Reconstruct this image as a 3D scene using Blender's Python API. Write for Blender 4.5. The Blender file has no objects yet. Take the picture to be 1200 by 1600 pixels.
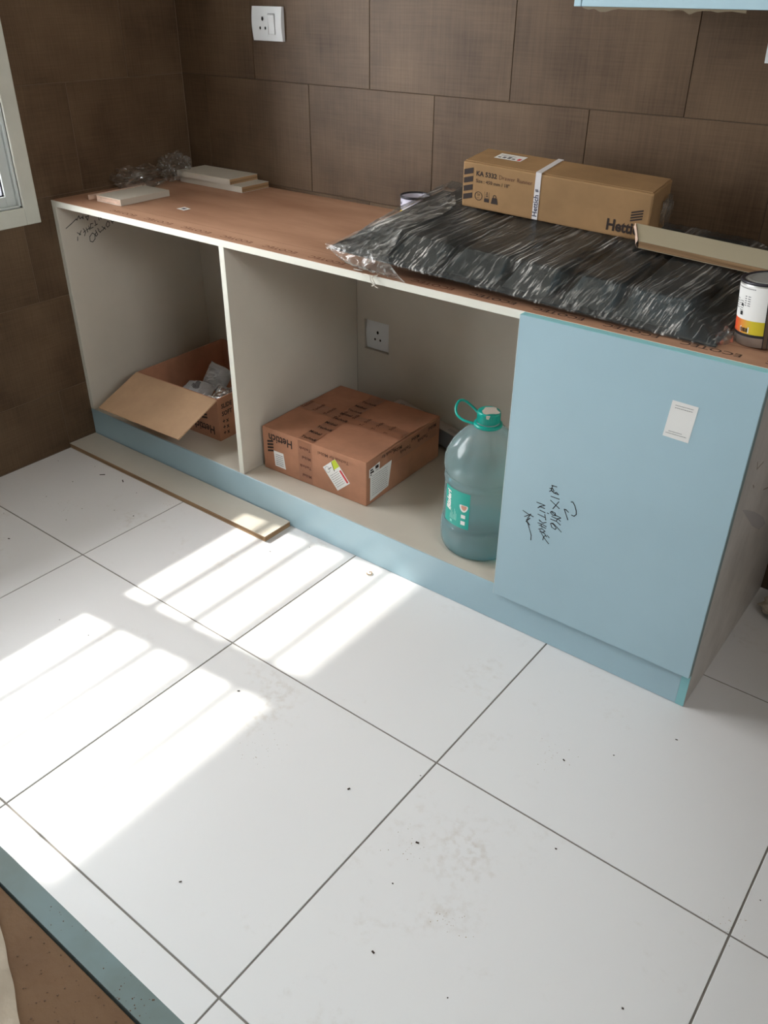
import bpy, bmesh, math, random
from mathutils import Vector, Matrix, noise
C = bpy.context.scene.collection
S = bpy.context.scene
PI = math.pi

# ------------------------------------------------------------------ camera
cam = bpy.data.cameras.new('camera'); co = bpy.data.objects.new('camera', cam); C.objects.link(co)
cam.sensor_fit = 'VERTICAL'; cam.sensor_height = 36.0
cam.lens = 36.0 * 1310.0 / 1600.0
cam.clip_start = 0.02; cam.clip_end = 200
sx, sy_, sz_ = (0.79076778, 0.6120635, 0.00803674), (-0.32989443, 0.41508079, 0.8478665), (-0.51561224, 0.67311679, -0.53014886)
co.matrix_world = Matrix(((sx[0], sy_[0], -sz_[0], 2.21846), (sx[1], sy_[1], -sz_[1], -2.04065), (sx[2], sy_[2], -sz_[2], 1.34836), (0, 0, 0, 1)))
S.camera = co
# ------------------------------------------------------------------ light
S.view_settings.view_transform = 'Standard'; S.view_settings.look = 'None'
S.view_settings.gamma = 1; S.view_settings.use_curve_mapping = False
S.view_settings.exposure = 0.66
w = bpy.data.worlds.new('sky'); S.world = w; w.use_nodes = True
w.node_tree.nodes['Background'].inputs[0].default_value = (0.97, 0.96, 0.985, 1)
w.node_tree.nodes['Background'].inputs[1].default_value = 15
sl = bpy.data.lights.new('sun', 'SUN'); sl.energy = 5.0; sl.angle = 0.016; sl.color = (1.0, 0.95, 0.88)
so = bpy.data.objects.new('sun', sl); C.objects.link(so)
so.rotation_euler = Vector((1.0, 0.10, -0.985)).to_track_quat('-Z', 'Y').to_euler(); so.location = (-3, -1.5, 4)
def portal(name, loc, direction, sxx, syy):
    l = bpy.data.lights.new(name, 'AREA'); l.shape = 'RECTANGLE'; l.size = sxx; l.size_y = syy; l.cycles.is_portal = True
    o = bpy.data.objects.new(name, l); C.objects.link(o); o.location = loc
    o.rotation_euler = Vector(direction).to_track_quat('-Z', 'Y').to_euler()
portal('window_portal', (-0.42, -1.26, 1.38), (1, 0, 0), 1.35, 1.2)
portal('fill_window_portal', (3.30, -1.80, 1.86), (-1, 0, 0), .9, .62)

# ------------------------------------------------------------------ helpers
def lin(c):
    return tuple(((v/255)/12.92 if v/255 <= .04045 else ((v/255+.055)/1.055)**2.4) for v in c) + (1.0,)
def mat(name, rgb, rough=.5, spec=.5, metal=0, coat=0, bump=0, bscale=40, var=0, vscale=(6, 6, 6), dark=None, coord='Object', detail=4):
    m = bpy.data.materials.new(name); m.use_nodes = True; nt = m.node_tree; b = nt.nodes['Principled BSDF']
    b.inputs['Base Color'].default_value = lin(rgb); b.inputs['Roughness'].default_value = rough
    b.inputs['Specular IOR Level'].default_value = spec; b.inputs['Metallic'].default_value = metal; b.inputs['Coat Weight'].default_value = coat
    if var or bump:
        tc = nt.nodes.new('ShaderNodeTexCoord'); mp = nt.nodes.new('ShaderNodeMapping'); mp.inputs['Scale'].default_value = vscale
        nt.links.new(tc.outputs[coord], mp.inputs[0])
        n = nt.nodes.new('ShaderNodeTexNoise'); n.inputs['Scale'].default_value = 1; n.inputs['Detail'].default_value = detail; n.inputs['Roughness'].default_value = .65
        nt.links.new(mp.outputs[0], n.inputs['Vector'])
        if var:
            r = nt.nodes.new('ShaderNodeMapRange'); r.inputs[1].default_value = .3; r.inputs[2].default_value = .7
            nt.links.new(n.outputs[0], r.inputs[0])
            x = nt.nodes.new('ShaderNodeMix'); x.data_type = 'RGBA'
            d = dark if dark else tuple(v*(1-var) for v in rgb)
            x.inputs[6].default_value = lin(rgb); x.inputs[7].default_value = lin(d)
            nt.links.new(r.outputs[0], x.inputs[0]); nt.links.new(x.outputs[2], b.inputs['Base Color'])
        if bump:
            n2 = nt.nodes.new('ShaderNodeTexNoise'); n2.inputs['Scale'].default_value = bscale; n2.inputs['Detail'].default_value = 3
            nt.links.new(tc.outputs[coord], n2.inputs['Vector'])
            bp = nt.nodes.new('ShaderNodeBump'); bp.inputs['Strength'].default_value = bump; bp.inputs['Distance'].default_value = .004
            nt.links.new(n2.outputs[0], bp.inputs['Height']); nt.links.new(bp.outputs[0], b.inputs['Normal'])
    return m
def nodes_of(m):
    return m.node_tree, m.node_tree.nodes['Principled BSDF']

def link(name, me, m=None, parent=None):
    o = bpy.data.objects.new(name, me); C.objects.link(o)
    if m and not me.materials: me.materials.append(m)
    if parent: o.parent = parent
    return o
def mesh(name, vs, fs, m=None, parent=None, smooth=False):
    me = bpy.data.meshes.new(name); me.from_pydata([tuple(v) for v in vs], [], fs); me.validate(); me.update()
    if smooth:
        for p in me.polygons: p.use_smooth = True
    return link(name, me, m, parent)
def bmobj(name, bm, m=None, parent=None, smooth=False):
    bmesh.ops.recalc_face_normals(bm, faces=bm.faces[:])
    me = bpy.data.meshes.new(name); bm.to_mesh(me); bm.free()
    if smooth:
        for p in me.polygons: p.use_smooth = True
    return link(name, me, m, parent)
def tag(o, label, cat, group=None, kind=None):
    if label: o['label'] = label
    if cat: o['category'] = cat
    if group: o['group'] = group
    if kind: o['kind'] = kind
    return o
def thing(name, label, cat, loc=(0, 0, 0), rot=(0, 0, 0), group=None, M=None):
    o = bpy.data.objects.new(name, None); C.objects.link(o); o.empty_display_size = .05
    if M is not None: o.matrix_world = M
    else: o.location = loc; o.rotation_euler = rot
    return tag(o, label, cat, group)
def struct(o): o['kind'] = 'structure'; return o
def add_box(bm, lo, hi, bev=0, M=None):
    r = bmesh.ops.create_cube(bm, size=1.0); vs = r['verts']
    for v in vs:
        v.co = Vector([lo[i] + (v.co[i]+.5)*(hi[i]-lo[i]) for i in range(3)])
    if bev:
        es = list({e for v in vs for e in v.link_edges})
        g = bmesh.ops.bevel(bm, geom=es, offset=bev, segments=1, affect='EDGES', profile=.5)
        vs = list({v for f in g['faces'] for v in f.verts} | {v for v in vs if v.is_valid})
    if M is not None:
        for v in vs: v.co = M @ v.co
def box(name, lo, hi, m, parent=None, bev=.0008, M=None):
    bm = bmesh.new(); add_box(bm, lo, hi, bev, M); return bmobj(name, bm, m, parent)
def lathe(name, prof, m, parent=None, n=40, cap=True, c=(0, 0, 0)):
    vs, fs = [], []
    for r, z in prof:
        for k in range(n):
            a = 2*PI*k/n; vs.append((c[0]+r*math.cos(a), c[1]+r*math.sin(a), c[2]+z))
    for i in range(len(prof)-1):
        for k in range(n):
            k2 = (k+1) % n; fs.append((i*n+k, i*n+k2, (i+1)*n+k2, (i+1)*n+k))
    if cap:
        fs.append(tuple(range(n-1, -1, -1))); fs.append(tuple((len(prof)-1)*n+k for k in range(n)))
    return mesh(name, vs, fs, m, parent, True)
def tube(name, pts, r, m, parent=None, n=8, sub=6):
    # Catmull-Rom tube
    P = [Vector(p) for p in pts]; Q = []
    for i in range(len(P)-1):
        p0, p1, p2, p3 = P[max(i-1, 0)], P[i], P[i+1], P[min(i+2, len(P)-1)]
        for k in range(sub):
            t = k/sub
            Q.append(.5*((2*p1)+(p2-p0)*t+(2*p0-5*p1+4*p2-p3)*t*t+(3*p1-p0-3*p2+p3)*t**3))
    Q.append(P[-1]); vs, fs = [], []
    ref = Vector((.13, .27, .95))
    for i, q in enumerate(Q):
        d = (Q[min(i+1, len(Q)-1)]-Q[max(i-1, 0)]).normalized(); a = d.cross(ref).normalized(); b = d.cross(a)
        rr = r[0]+(r[1]-r[0])*i/(len(Q)-1) if isinstance(r, tuple) else r
        for k in range(n):
            t = 2*PI*k/n; vs.append(q+a*rr*math.cos(t)+b*rr*math.sin(t))
    for i in range(len(Q)-1):
        for k in range(n):
            k2 = (k+1) % n; fs.append((i*n+k, i*n+k2, (i+1)*n+k2, (i+1)*n+k))
    fs.append(tuple(range(n))); fs.append(tuple((len(Q)-1)*n+k for k in range(n)))
    return mesh(name, vs, fs, m, parent, True)
def glyphs(s, size, bold=0, align='LEFT', shear=0, sx=1.0):
    cu = bpy.data.curves.new('t', 'FONT'); cu.body = s; cu.size = size; cu.offset = bold; cu.align_x = align; cu.resolution_u = 2; cu.shear = shear
    ob = bpy.data.objects.new('t', cu); C.objects.link(ob)
    me = bpy.data.meshes.new_from_object(ob.evaluated_get(bpy.context.evaluated_depsgraph_get()))
    vs = [(v.co.x*sx, v.co.y) for v in me.vertices]; fs = [tuple(p.vertices) for p in me.polygons]
    bpy.data.objects.remove(ob); bpy.data.curves.remove(cu); bpy.data.meshes.remove(me)
    return vs, fs
def quads(rects):
    vs, fs = [], []
    for q in rects:
        fs.append(tuple(range(len(vs), len(vs)+len(q)))); vs += [tuple(p) for p in q]
    return vs, fs
def rect(x0, y0, x1, y1): return [(x0, y0), (x1, y0), (x1, y1), (x0, y1)]
def join2(*gs):
    vs, fs = [], []
    for v, f in gs:
        n = len(vs); vs += list(v); fs += [tuple(i+n for i in q) for q in f]
    return vs, fs
def shift(g, dx, dy): return [(x+dx, y+dy) for x, y in g[0]], g[1]
def rot2(g, a):
    c, s = math.cos(a), math.sin(a); return [(c*x-s*y, s*x+c*y) for x, y in g[0]], g[1]
def stroke(pls, wd):
    vs, fs = [], []
    for pl in pls:
        P = [Vector(p) for p in pl]
        for a, b in zip(P, P[1:]):
            d = b-a
            if d.length < 1e-6: continue
            d.normalize(); nrm = Vector((-d.y, d.x))*wd/2; e = d*wd*.35; n = len(vs)
            vs += [tuple(a-e+nrm*.8), tuple(a-e-nrm*.8), tuple(b+e-nrm), tuple(b+e+nrm)]; fs.append((n, n+1, n+2, n+3))
    return vs, fs
def flat(name, g, o, ux, uy, m, parent=None, eps=.0003):
    """flat print on a surface: 2-D glyphs laid in the plane (o, ux, uy)"""
    o, ux, uy = Vector(o), Vector(ux).normalized(), Vector(uy).normalized(); nrm = ux.cross(uy).normalized()*eps
    return mesh(name, [o+ux*x+uy*y+nrm for x, y in g[0]], g[1], m, parent)
rnd = random.Random(7)

# ------------------------------------------------------------------ materials
def wall_tile_mat():
    m = mat('brown_linen_tile', (112, 92, 76), .5, .2); nt, b = nodes_of(m); N, L = nt.nodes, nt.links
    tc = N.new('ShaderNodeTexCoord'); oi = N.new('ShaderNodeObjectInfo')
    ad = N.new('ShaderNodeVectorMath'); ad.operation = 'ADD'; L.new(tc.outputs['Object'], ad.inputs[0])
    mu = N.new('ShaderNodeVectorMath'); mu.operation = 'SCALE'; mu.inputs[3].default_value = 37; L.new(oi.outputs['Random'], mu.inputs[0]); 
    cb = N.new('ShaderNodeCombineXYZ'); ml = N.new('ShaderNodeMath'); ml.operation = 'MULTIPLY'; ml.inputs[1].default_value = 37
    L.new(oi.outputs['Random'], ml.inputs[0]); L.new(ml.outputs[0], cb.inputs[0]); L.new(ml.outputs[0], cb.inputs[1]); L.new(cb.outputs[0], ad.inputs[1])
    N.remove(mu)
    def nz(sc, det=3):
        mp = N.new('ShaderNodeMapping'); mp.inputs['Scale'].default_value = sc; L.new(ad.outputs[0], mp.inputs[0])
        n = N.new('ShaderNodeTexNoise'); n.inputs['Scale'].default_value = 1; n.inputs['Detail'].default_value = det; L.new(mp.outputs[0], n.inputs['Vector']); return n.outputs[0]
    def mix(a, bb, f):
        x = N.new('ShaderNodeMix'); x.inputs[0].default_value = f; L.new(a, x.inputs[2]); L.new(bb, x.inputs[3]); return x.outputs[0]
    weave = mix(nz((240, 240, 8)), nz((8, 8, 260)), .45)
    blot = nz((5, 5, 5), 6)
    f = mix(weave, blot, .62)
    r = N.new('ShaderNodeValToRGB'); e = r.color_ramp.elements
    e[0].position = .33; e[0].color = lin((70, 53, 38)); e[1].position = .67; e[1].color = lin((104, 84, 64))
    L.new(f, r.inputs[0]); L.new(r.outputs[0], b.inputs['Base Color'])
    bp = N.new('ShaderNodeBump'); bp.inputs['Strength'].default_value = .25; bp.inputs['Distance'].default_value = .002
    L.new(weave, bp.inputs['Height']); L.new(bp.outputs[0], b.inputs['Normal'])
    return m
def floor_tile_mat():
    m = mat('white_vitrified_tile', (228, 226, 225), .3, .45); nt, b = nodes_of(m); N, L = nt.nodes, nt.links
    tc = N.new('ShaderNodeTexCoord'); ge = N.new('ShaderNodeNewGeometry')
    n = N.new('ShaderNodeTexNoise'); n.inputs['Scale'].default_value = 3.2; n.inputs['Detail'].default_value = 7; n.inputs['Roughness'].default_value = .7; L.new(ge.outputs['Position'], n.inputs['Vector'])
    n2 = N.new('ShaderNodeTexNoise'); n2.inputs['Scale'].default_value = 60; n2.inputs['Detail'].default_value = 4; L.new(ge.outputs['Position'], n2.inputs['Vector'])
    r = N.new('ShaderNodeMapRange'); r.inputs[1].default_value = .56; r.inputs[2].default_value = .75; r.inputs[4].default_value = .6; L.new(n.outputs[0], r.inputs[0])
    r2 = N.new('ShaderNodeMapRange'); r2.inputs[1].default_value = .45; r2.inputs[2].default_value = .7; L.new(n2.outputs[0], r2.inputs[0])
    mm = N.new('ShaderNodeMath'); mm.operation = 'MULTIPLY'; L.new(r.outputs[0], mm.inputs[0]); L.new(r2.outputs[0], mm.inputs[1])
    x = N.new('ShaderNodeMix'); x.data_type = 'RGBA'; x.inputs[6].default_value = lin((228, 226, 225)); x.inputs[7].default_value = lin((178, 160, 136))
    L.new(mm.outputs[0], x.inputs[0]); L.new(x.outputs[2], b.inputs['Base Color'])
    rr = N.new('ShaderNodeMapRange'); rr.inputs[3].default_value = .24; rr.inputs[4].default_value = .5; L.new(n.outputs[0], rr.inputs[0]); L.new(rr.outputs[0], b.inputs['Roughness'])
    return m
def glass_mat(name, tint, gloss=.08, rough=.02):
    m = bpy.data.materials.new(name); m.use_nodes = True; nt = m.node_tree; N, L = nt.nodes, nt.links; N.remove(N['Principled BSDF'])
    t = N.new('ShaderNodeBsdfTransparent'); t.inputs[0].default_value = tint
    g = N.new('ShaderNodeBsdfGlossy'); g.inputs['Roughness'].default_value = rough; g.inputs[0].default_value = (1, 1, 1, 1)
    fr = N.new('ShaderNodeLayerWeight'); fr.inputs[0].default_value = .12
    x = N.new('ShaderNodeMixShader'); ml = N.new('ShaderNodeMath'); ml.operation = 'MULTIPLY_ADD'; ml.inputs[1].default_value = .8; ml.inputs[2].default_value = gloss*.3
    L.new(fr.outputs['Fresnel'], ml.inputs[0]); L.new(ml.outputs[0], x.inputs[0]); L.new(t.outputs[0], x.inputs[1]); L.new(g.outputs[0], x.inputs[2])
    L.new(x.outputs[0], N['Material Output'].inputs[0]); return m
def film_mat(name, scale, rot, haze=(.03, .5), thr=(.5, .72)):
    """clear stretched polythene: see-through, glossy, whitened along its stretch lines"""
    m = bpy.data.materials.new(name); m.use_nodes = True; nt = m.node_tree; N, L = nt.nodes, nt.links; N.remove(N['Principled BSDF'])
    tc = N.new('ShaderNodeTexCoord'); mp = N.new('ShaderNodeMapping'); mp.inputs['Rotation'].default_value = rot; L.new(tc.outputs['Object'], mp.inputs[0])
    n0 = N.new('ShaderNodeTexNoise'); n0.inputs['Scale'].default_value = 9; L.new(tc.outputs['Object'], n0.inputs['Vector'])
    vm = N.new('ShaderNodeVectorMath'); vm.operation = 'MULTIPLY_ADD'; vm.inputs[1].default_value = (.014, .014, .014); L.new(n0.outputs['Color'], vm.inputs[0]); L.new(mp.outputs[0], vm.inputs[2])
    m2 = N.new('ShaderNodeMapping'); m2.inputs['Scale'].default_value = scale; L.new(vm.outputs[0], m2.inputs[0])
    n = N.new('ShaderNodeTexNoise'); n.inputs['Scale'].default_value = 1; n.inputs['Detail'].default_value = 3; n.inputs['Roughness'].default_value = .6; L.new(m2.outputs[0], n.inputs['Vector'])
    r = N.new('ShaderNodeMapRange'); r.inputs[1].default_value, r.inputs[2].default_value = thr; r.inputs[3].default_value, r.inputs[4].default_value = haze; L.new(n.outputs[0], r.inputs[0])
    n5 = N.new('ShaderNodeTexNoise'); n5.inputs['Scale'].default_value = 7; n5.inputs['Detail'].default_value = 2; L.new(tc.outputs['Object'], n5.inputs['Vector'])
    r5 = N.new('ShaderNodeMapRange'); r5.inputs[1].default_value = .40; r5.inputs[2].default_value = .66; r5.inputs[3].default_value = .10; L.new(n5.outputs[0], r5.inputs[0])
    hz = N.new('ShaderNodeMath'); hz.operation = 'MULTIPLY'; L.new(r.outputs[0], hz.inputs[0]); L.new(r5.outputs[0], hz.inputs[1])
    t = N.new('ShaderNodeBsdfTransparent'); t.inputs[0].default_value = (.97, .98, .98, 1)
    d = N.new('ShaderNodeBsdfDiffuse'); d.inputs[0].default_value = (.86, .84, .8, 1)
    g = N.new('ShaderNodeBsdfGlossy'); g.inputs['Roughness'].default_value = .07
    bp = N.new('ShaderNodeBump'); bp.inputs['Strength'].default_value = .5; bp.inputs['Distance'].default_value = .002; L.new(n.outputs[0], bp.inputs['Height']); L.new(bp.outputs[0], g.inputs['Normal'])
    x = N.new('ShaderNodeMixShader'); L.new(hz.outputs[0], x.inputs[0]); L.new(t.outputs[0], x.inputs[1]); L.new(d.outputs[0], x.inputs[2])
    fr = N.new('ShaderNodeLayerWeight'); fr.inputs[0].default_value = .25; L.new(bp.outputs[0], fr.inputs['Normal'])
    cl = N.new('ShaderNodeMath'); cl.operation = 'MULTIPLY_ADD'; cl.inputs[1].default_value = .55; cl.inputs[2].default_value = .03; cl.use_clamp = True; L.new(fr.outputs['Fresnel'], cl.inputs[0])
    y = N.new('ShaderNodeMixShader'); L.new(cl.outputs[0], y.inputs[0]); L.new(x.outputs[0], y.inputs[1]); L.new(g.outputs[0], y.inputs[2])
    L.new(y.outputs[0], N['Material Output'].inputs[0]); return m

M_wt = wall_tile_mat(); M_ft = floor_tile_mat()
M_grout = mat('grey_grout', (128, 122, 115), .9); M_wgrout = mat('brown_grout', (74, 60, 48), .9)
M_paint = mat('cream_paint', (225, 220, 208), .7, bump=.1)
M_frame = mat('pale_stone_frame', (205, 205, 193), .45, var=.06, vscale=(8, 8, 8))
M_upvc = mat('white_window_metal', (196, 201, 198), .4); M_gask = mat('black_gasket', (26, 24, 40), .6)
M_glass = glass_mat('window_glass', (.97, .99, .99, 1)); M_bar = mat('grille_metal', (120, 120, 120), .5)
M_lam = mat('pale_laminate', (200, 192, 178), .42, bump=.06, bscale=300, var=.05, vscale=(3, 3, 3))
M_edge = mat('white_edge_band', (224, 222, 210), .4)
M_blue = mat('sky_blue_laminate', (170, 198, 209), .3, .5, var=.035, vscale=(2, 2, 2), bump=.03, bscale=120)
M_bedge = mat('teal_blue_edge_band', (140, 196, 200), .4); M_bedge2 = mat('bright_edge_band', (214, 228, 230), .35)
M_ply = mat('bare_plywood_face', (178, 138, 111), .55, .35, var=.25, vscale=(2.2, 9, 9), dark=(150, 108, 83), bump=.08, bscale=90)
M_plyd = mat('dusty_plywood_face', (120, 96, 72), .75, .2, var=.3, vscale=(5, 9, 9), dark=(100, 76, 56), bump=.2, bscale=120)
M_core = mat('plywood_core', (176, 142, 104), .75, var=.4, vscale=(3, 3, 330), dark=(104, 76, 48), detail=1)
M_corep = mat('pink_plywood_core', (222, 190, 168), .75, var=.25, vscale=(30, 30, 200))
M_ink = mat('black_marker_ink', (24, 22, 26), .5); M_stamp = mat('brown_stamp_ink', (112, 68, 46), .8); M_stampd = mat('dark_stamp_ink', (64, 42, 30), .8)
M_kraft = mat('kraft_cardboard', (160, 126, 88), .8, .2, var=.12, vscale=(7, 7, 7), bump=.08, bscale=60)
M_kraft2 = mat('reddish_cardboard', (188, 135, 106), .75, .25, var=.14, vscale=(6, 6, 6), bump=.08, bscale=60)
M_kraftin = mat('pale_cardboard_inside', (198, 163, 130), .85, .2, var=.08, vscale=(9, 9, 9), bump=.08, bscale=50)
M_kraftd = mat('cardboard_edge', (140, 96, 66), .85)
M_print = mat('dark_brown_print', (42, 28, 22), .7); M_printt = mat('faded_brown_print', (92, 54, 38), .7)
M_tape = mat('brown_packing_tape', (164, 112, 84), .28, .5, var=.1, vscale=(20, 20, 20))
M_white = mat('white_label_paper', (232, 230, 226), .6); M_text = mat('grey_small_print', (110, 108, 110), .7)
M_green = mat('lime_print', (190, 205, 50), .6); M_red = mat('red_print', (205, 62, 66), .6)
M_strap = mat('white_strap', (214, 210, 210), .45); M_navy = mat('navy_print', (44, 44, 70), .6)
M_plastic = mat('white_switch_plastic', (218, 221, 222), .3); M_hole = mat('socket_hole_black', (8, 8, 8), .7)
M_black = mat('black_moulded_plastic', (46, 53, 56), .34, .5, bump=.05, bscale=200)
M_cap = mat('turquoise_cap_plastic', (0, 170, 155), .3, var=.05, vscale=(40, 40, 40)); M_chalk = mat('torn_seal_paper', (206, 198, 186), .8)
M_tin = mat('tin_metal', (188, 188, 184), .35, metal=.7); M_tind = mat('dark_tin_rim', (44, 42, 48), .45, metal=.3); M_seam = mat('brown_tin_seam', (92, 74, 58), .5)
M_orange = mat('orange_label', (222, 98, 42), .5); M_yellow = mat('yellow_label', (214, 190, 50), .5); M_lilac = mat('lilac_white_tin', (206, 202, 218), .4)
M_foil = mat('silver_foil', (210, 210, 214), .2, metal=.9, bump=.6, bscale=60); M_pouch = mat('grey_plastic_pouch', (176, 178, 180), .35, bump=.5, bscale=50)
M_chip = mat('dark_wood_chip', (58, 44, 36), .9); M_dust = mat('tan_sawdust', (160, 136, 104), .95)
M_sack = mat('pale_crumpled_sack', (176, 164, 146), .8, bump=.5, bscale=70, var=.15, vscale=(20, 20, 20))
M_conc = mat('concrete', (170, 166, 160), .9); M_teal = mat('teal_label', (0, 160, 145), .4); M_tealt = mat('pale_teal_print', (140, 220, 205), .5)
M_pink = mat('flesh_print', (206, 150, 128), .6)

# ------------------------------------------------------------------ setting
XL, XR, YB, YF, ZC = -0.194, 3.2, 0.0, -2.5, 2.7
GR = .0014      # half joint, wall
def tile_rects(u0, u1, z0, z1, holes):
    """a tile rectangle minus the openings, as rectangles"""
    out = [(u0, u1, z0, z1)]
    for hu0, hu1, hz0, hz1 in holes:
        nxt = []
        for a, b, c, d in out:
            if hu0 >= b or hu1 <= a or hz0 >= d or hz1 <= c: nxt.append((a, b, c, d)); continue
            if c < hz0: nxt.append((a, b, c, hz0))
            if d > hz1: nxt.append((a, b, hz1, d))
            c2, d2 = max(c, hz0), min(d, hz1)
            if a < hu0: nxt.append((a, hu0, c2, d2))
            if b > hu1: nxt.append((hu1, b, c2, d2))
        out = nxt
    return [r for r in out if r[1]-r[0] > .004 and r[3]-r[2] > .004]
floor = struct(box('floor', (XL-.2, YF-.2, -.12), (XR+.2, YB+.2, -.0015), M_grout, bev=0))
X0, Y0, T = .3857, -1.0292, .6
k = 0
for i in range(-1, 6):
    for j in range(-2, 3):
        x0, x1 = max(X0+T*i, XL), min(X0+T*(i+1), XR); y1, y0 = min(Y0-T*j, YB), max(Y0-T*(j+1), YF)
        if x1-x0 < .02 or y1-y0 < .02: continue
        box('tile', (x0+.0018, y0+.0018, -.011), (x1-.0018, y1-.0018, 0), M_ft, floor, bev=.0006)
struct(box('ceiling', (XL-.2, YF-.2, ZC), (XR+.2, YB+.2, ZC+.12), M_paint, bev=0))
wb = struct(box('wall_back', (XL-.2, YB+.0018, -.0015), (XR+.2, YB+.2, ZC), M_wgrout, bev=0))
ROWS = [(.0, .207), (.207, .507), (.507, .807), (.807, 1.107), (1.107, 1.407), (1.407, 1.707), (1.707, 2.007)]
for r, (z0, z1) in enumerate(ROWS):
    off = .3615 if r % 2 else .5905
    n = -3
    while True:
        x0, x1 = off+.4495*n, off+.4495*(n+1); n += 1
        if x0 > XR: break
        x0, x1 = max(x0, XL), min(x1, XR)
        if x1-x0 < .03: continue
        d = rnd.uniform(-.0004, .0004)
        box('tile', (x0+GR*.6, YB+d, z0+GR*.6), (x1-GR*.6, YB+.009, z1-GR*.6), M_wt, wb, bev=.0007)
box('plaster', (XL, YB+.001, 2.008), (XR, YB+.009, ZC), M_paint, wb, bev=0)
# left wall with its window opening
WY0, WY1, WZ0, WZ1 = -1.87, -.656, .79, 1.95
bm = bmesh.new()
for lo, hi in (((-.394, YF-.2, -.0015), (XL-.0018, WY0, ZC)), ((-.394, WY1, -.0015), (XL-.0018, YB+.004, ZC)), ((-.394, WY0, -.0015), (XL-.0018, WY1, WZ0)), ((-.394, WY0, WZ1), (XL-.0018, WY1, ZC))):
    add_box(bm, lo, hi)
wl = struct(bmobj('wall_left', bm, mat('pale_brown_grout', (116, 96, 78), .9)))
hole = (WY0-.046, WY1+.048, WZ0-.049, WZ1+.05)
for r, (z0, z1) in enumerate(ROWS):
    off = -.441 if r % 2 else -.666
    n = -5
    while True:
        y0, y1 = off+.4495*n, off+.4495*(n+1); n += 1
        if y0 > YB: break
        y0, y1 = max(y0, YF), min(y1, YB-.001)
        if y1-y0 < .02: continue
        rs = tile_rects(y0+GR*.6, y1-GR*.6, z0+GR*.6, z1-GR*.6, [hole])
        if not rs: continue
        bm = bmesh.new(); d = rnd.uniform(-.0004, .0004)
        for a, b, c, e in rs: add_box(bm, (XL-.009, a, c), (XL+d, b, e), .0007)
        bmobj('tile', bm, M_wt, wl)
box('plaster', (XL-.009, YF, 2.008), (XL-.001, YB, ZC), M_paint, wl, bev=0)
# other walls
struct(box('wall_front', (XL-.2, YF-.2, -.0015), (XR+.2, YF, ZC), M_wt, bev=0))
bm = bmesh.new()
VY0, VY1, VZ0, VZ1 = -2.22, -1.38, 1.57, 2.15
for lo, hi in (((XR, YF, -.0015), (XR+.12, VY0, ZC)), ((XR, VY1, -.0015), (XR+.12, YB+.004, ZC)), ((XR, VY0, VZ1), (XR+.12, VY1, ZC)), ((XR, VY0, -.0015), (XR+.12, VY1, VZ0))): add_box(bm, lo, hi)
struct(bmobj('wall_right', bm, M_wt))
w2 = struct(thing('fill_window', None, None, (XR, 0, 0)))  # unseen high window, added and sized to light the end panel
bm = bmesh.new()
for lo, hi in (((-.006, VY0-.04, VZ0-.04), (.02, VY0, VZ1+.04)), ((-.006, VY1, VZ0-.04), (.02, VY1+.04, VZ1+.04)), ((-.006, VY0, VZ0-.04), (.02, VY1, VZ0)), ((-.006, VY0, VZ1), (.02, VY1, VZ1+.04))): add_box(bm, lo, hi, .0015)
bmobj('window_frame', bm, M_frame, w2)
box('pane', (.05, VY0, VZ0), (.054, VY1, VZ1), M_glass, w2, bev=0)
# window
win = struct(thing('window_1', None, None, (XL, 0, 0)))
bm = bmesh.new()      # flat stone surround on the wall face
a0, a1, b0, b1 = WY0-.046, WY1+.047, WZ0-.049, WZ1+.05
for lo, hi in (((-.02, a0, b0), (.006, WY0, b1)), ((-.02, WY1, b0), (.006, a1, b1)), ((-.02, WY0, b0), (.006, WY1, WZ0)), ((-.02, WY0, WZ1), (.006, WY1, b1))): add_box(bm, lo, hi, .0015)
bmobj('window_frame', bm, M_frame, win)
bm = bmesh.new()      # fixed outer track
for lo, hi in (((-.12, WY0, WZ0), (-.004, WY0+.012, WZ1)), ((-.12, WY1-.008, WZ0), (-.004, WY1, WZ1)), ((-.12, WY0, WZ0), (-.004, WY1, WZ0+.006)), ((-.12, WY0, WZ1-.012), (-.004, WY1, WZ1))): add_box(bm, lo, hi, .001)
bmobj('window_track', bm, M_upvc, win)
def sash(y0, y1, x, f0=.03, f1=.03):
    bm = bmesh.new(); f = .03
    z0, z1 = WZ0+.006, WZ1-.012
    for lo, hi in (((x-.014, y0, z0), (x+.014, y0+f0, z1)), ((x-.014, y1-f1, z0), (x+.014, y1, z1)), ((x-.014, y0+f0, z0), (x+.014, y1-f1, z0+.028)), ((x-.014, y0+f0, z1-f), (x+.014, y1-f1, z1))): add_box(bm, lo, hi, .0015)
    s = bmobj('window_sash', bm, M_upvc, win)
    bm = bmesh.new(); g = .004
    for lo, hi in (((x-.006, y0+f0, z0+.028), (x+.006, y0+f0+g, z1-f)), ((x-.006, y1-f1-g, z0+.028), (x+.006, y1-f1, z1-f)), ((x-.006, y0+f0, z0+.028), (x+.006, y1-f1, z0+.028+g))): add_box(bm, lo, hi)
    bmobj('gasket', bm, M_gask, s)
    box('pane', (x-.002, y0+f0+.002, z0+.03), (x+.002, y1-f1-.002, z1-f-.002), M_glass, s, bev=0)
sash(-1.218, WY1-.008, -.03, .058, .03); sash(WY0+.012, -1.208, -.075, .03, .058)
for q in range(8):
    box('grille_bar', (-.139, WY0, 1.021+.125*q), (-.121, WY1, 1.039+.125*q), M_bar, win, bev=.002)
struct(box('unseen_overhang_1', (-.945, -2.3, 2.10), (-.394, -.2, 2.18), M_conc, bev=.004))  # unseen concrete overhang outside the window, sized to cut off the sun patch

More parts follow.
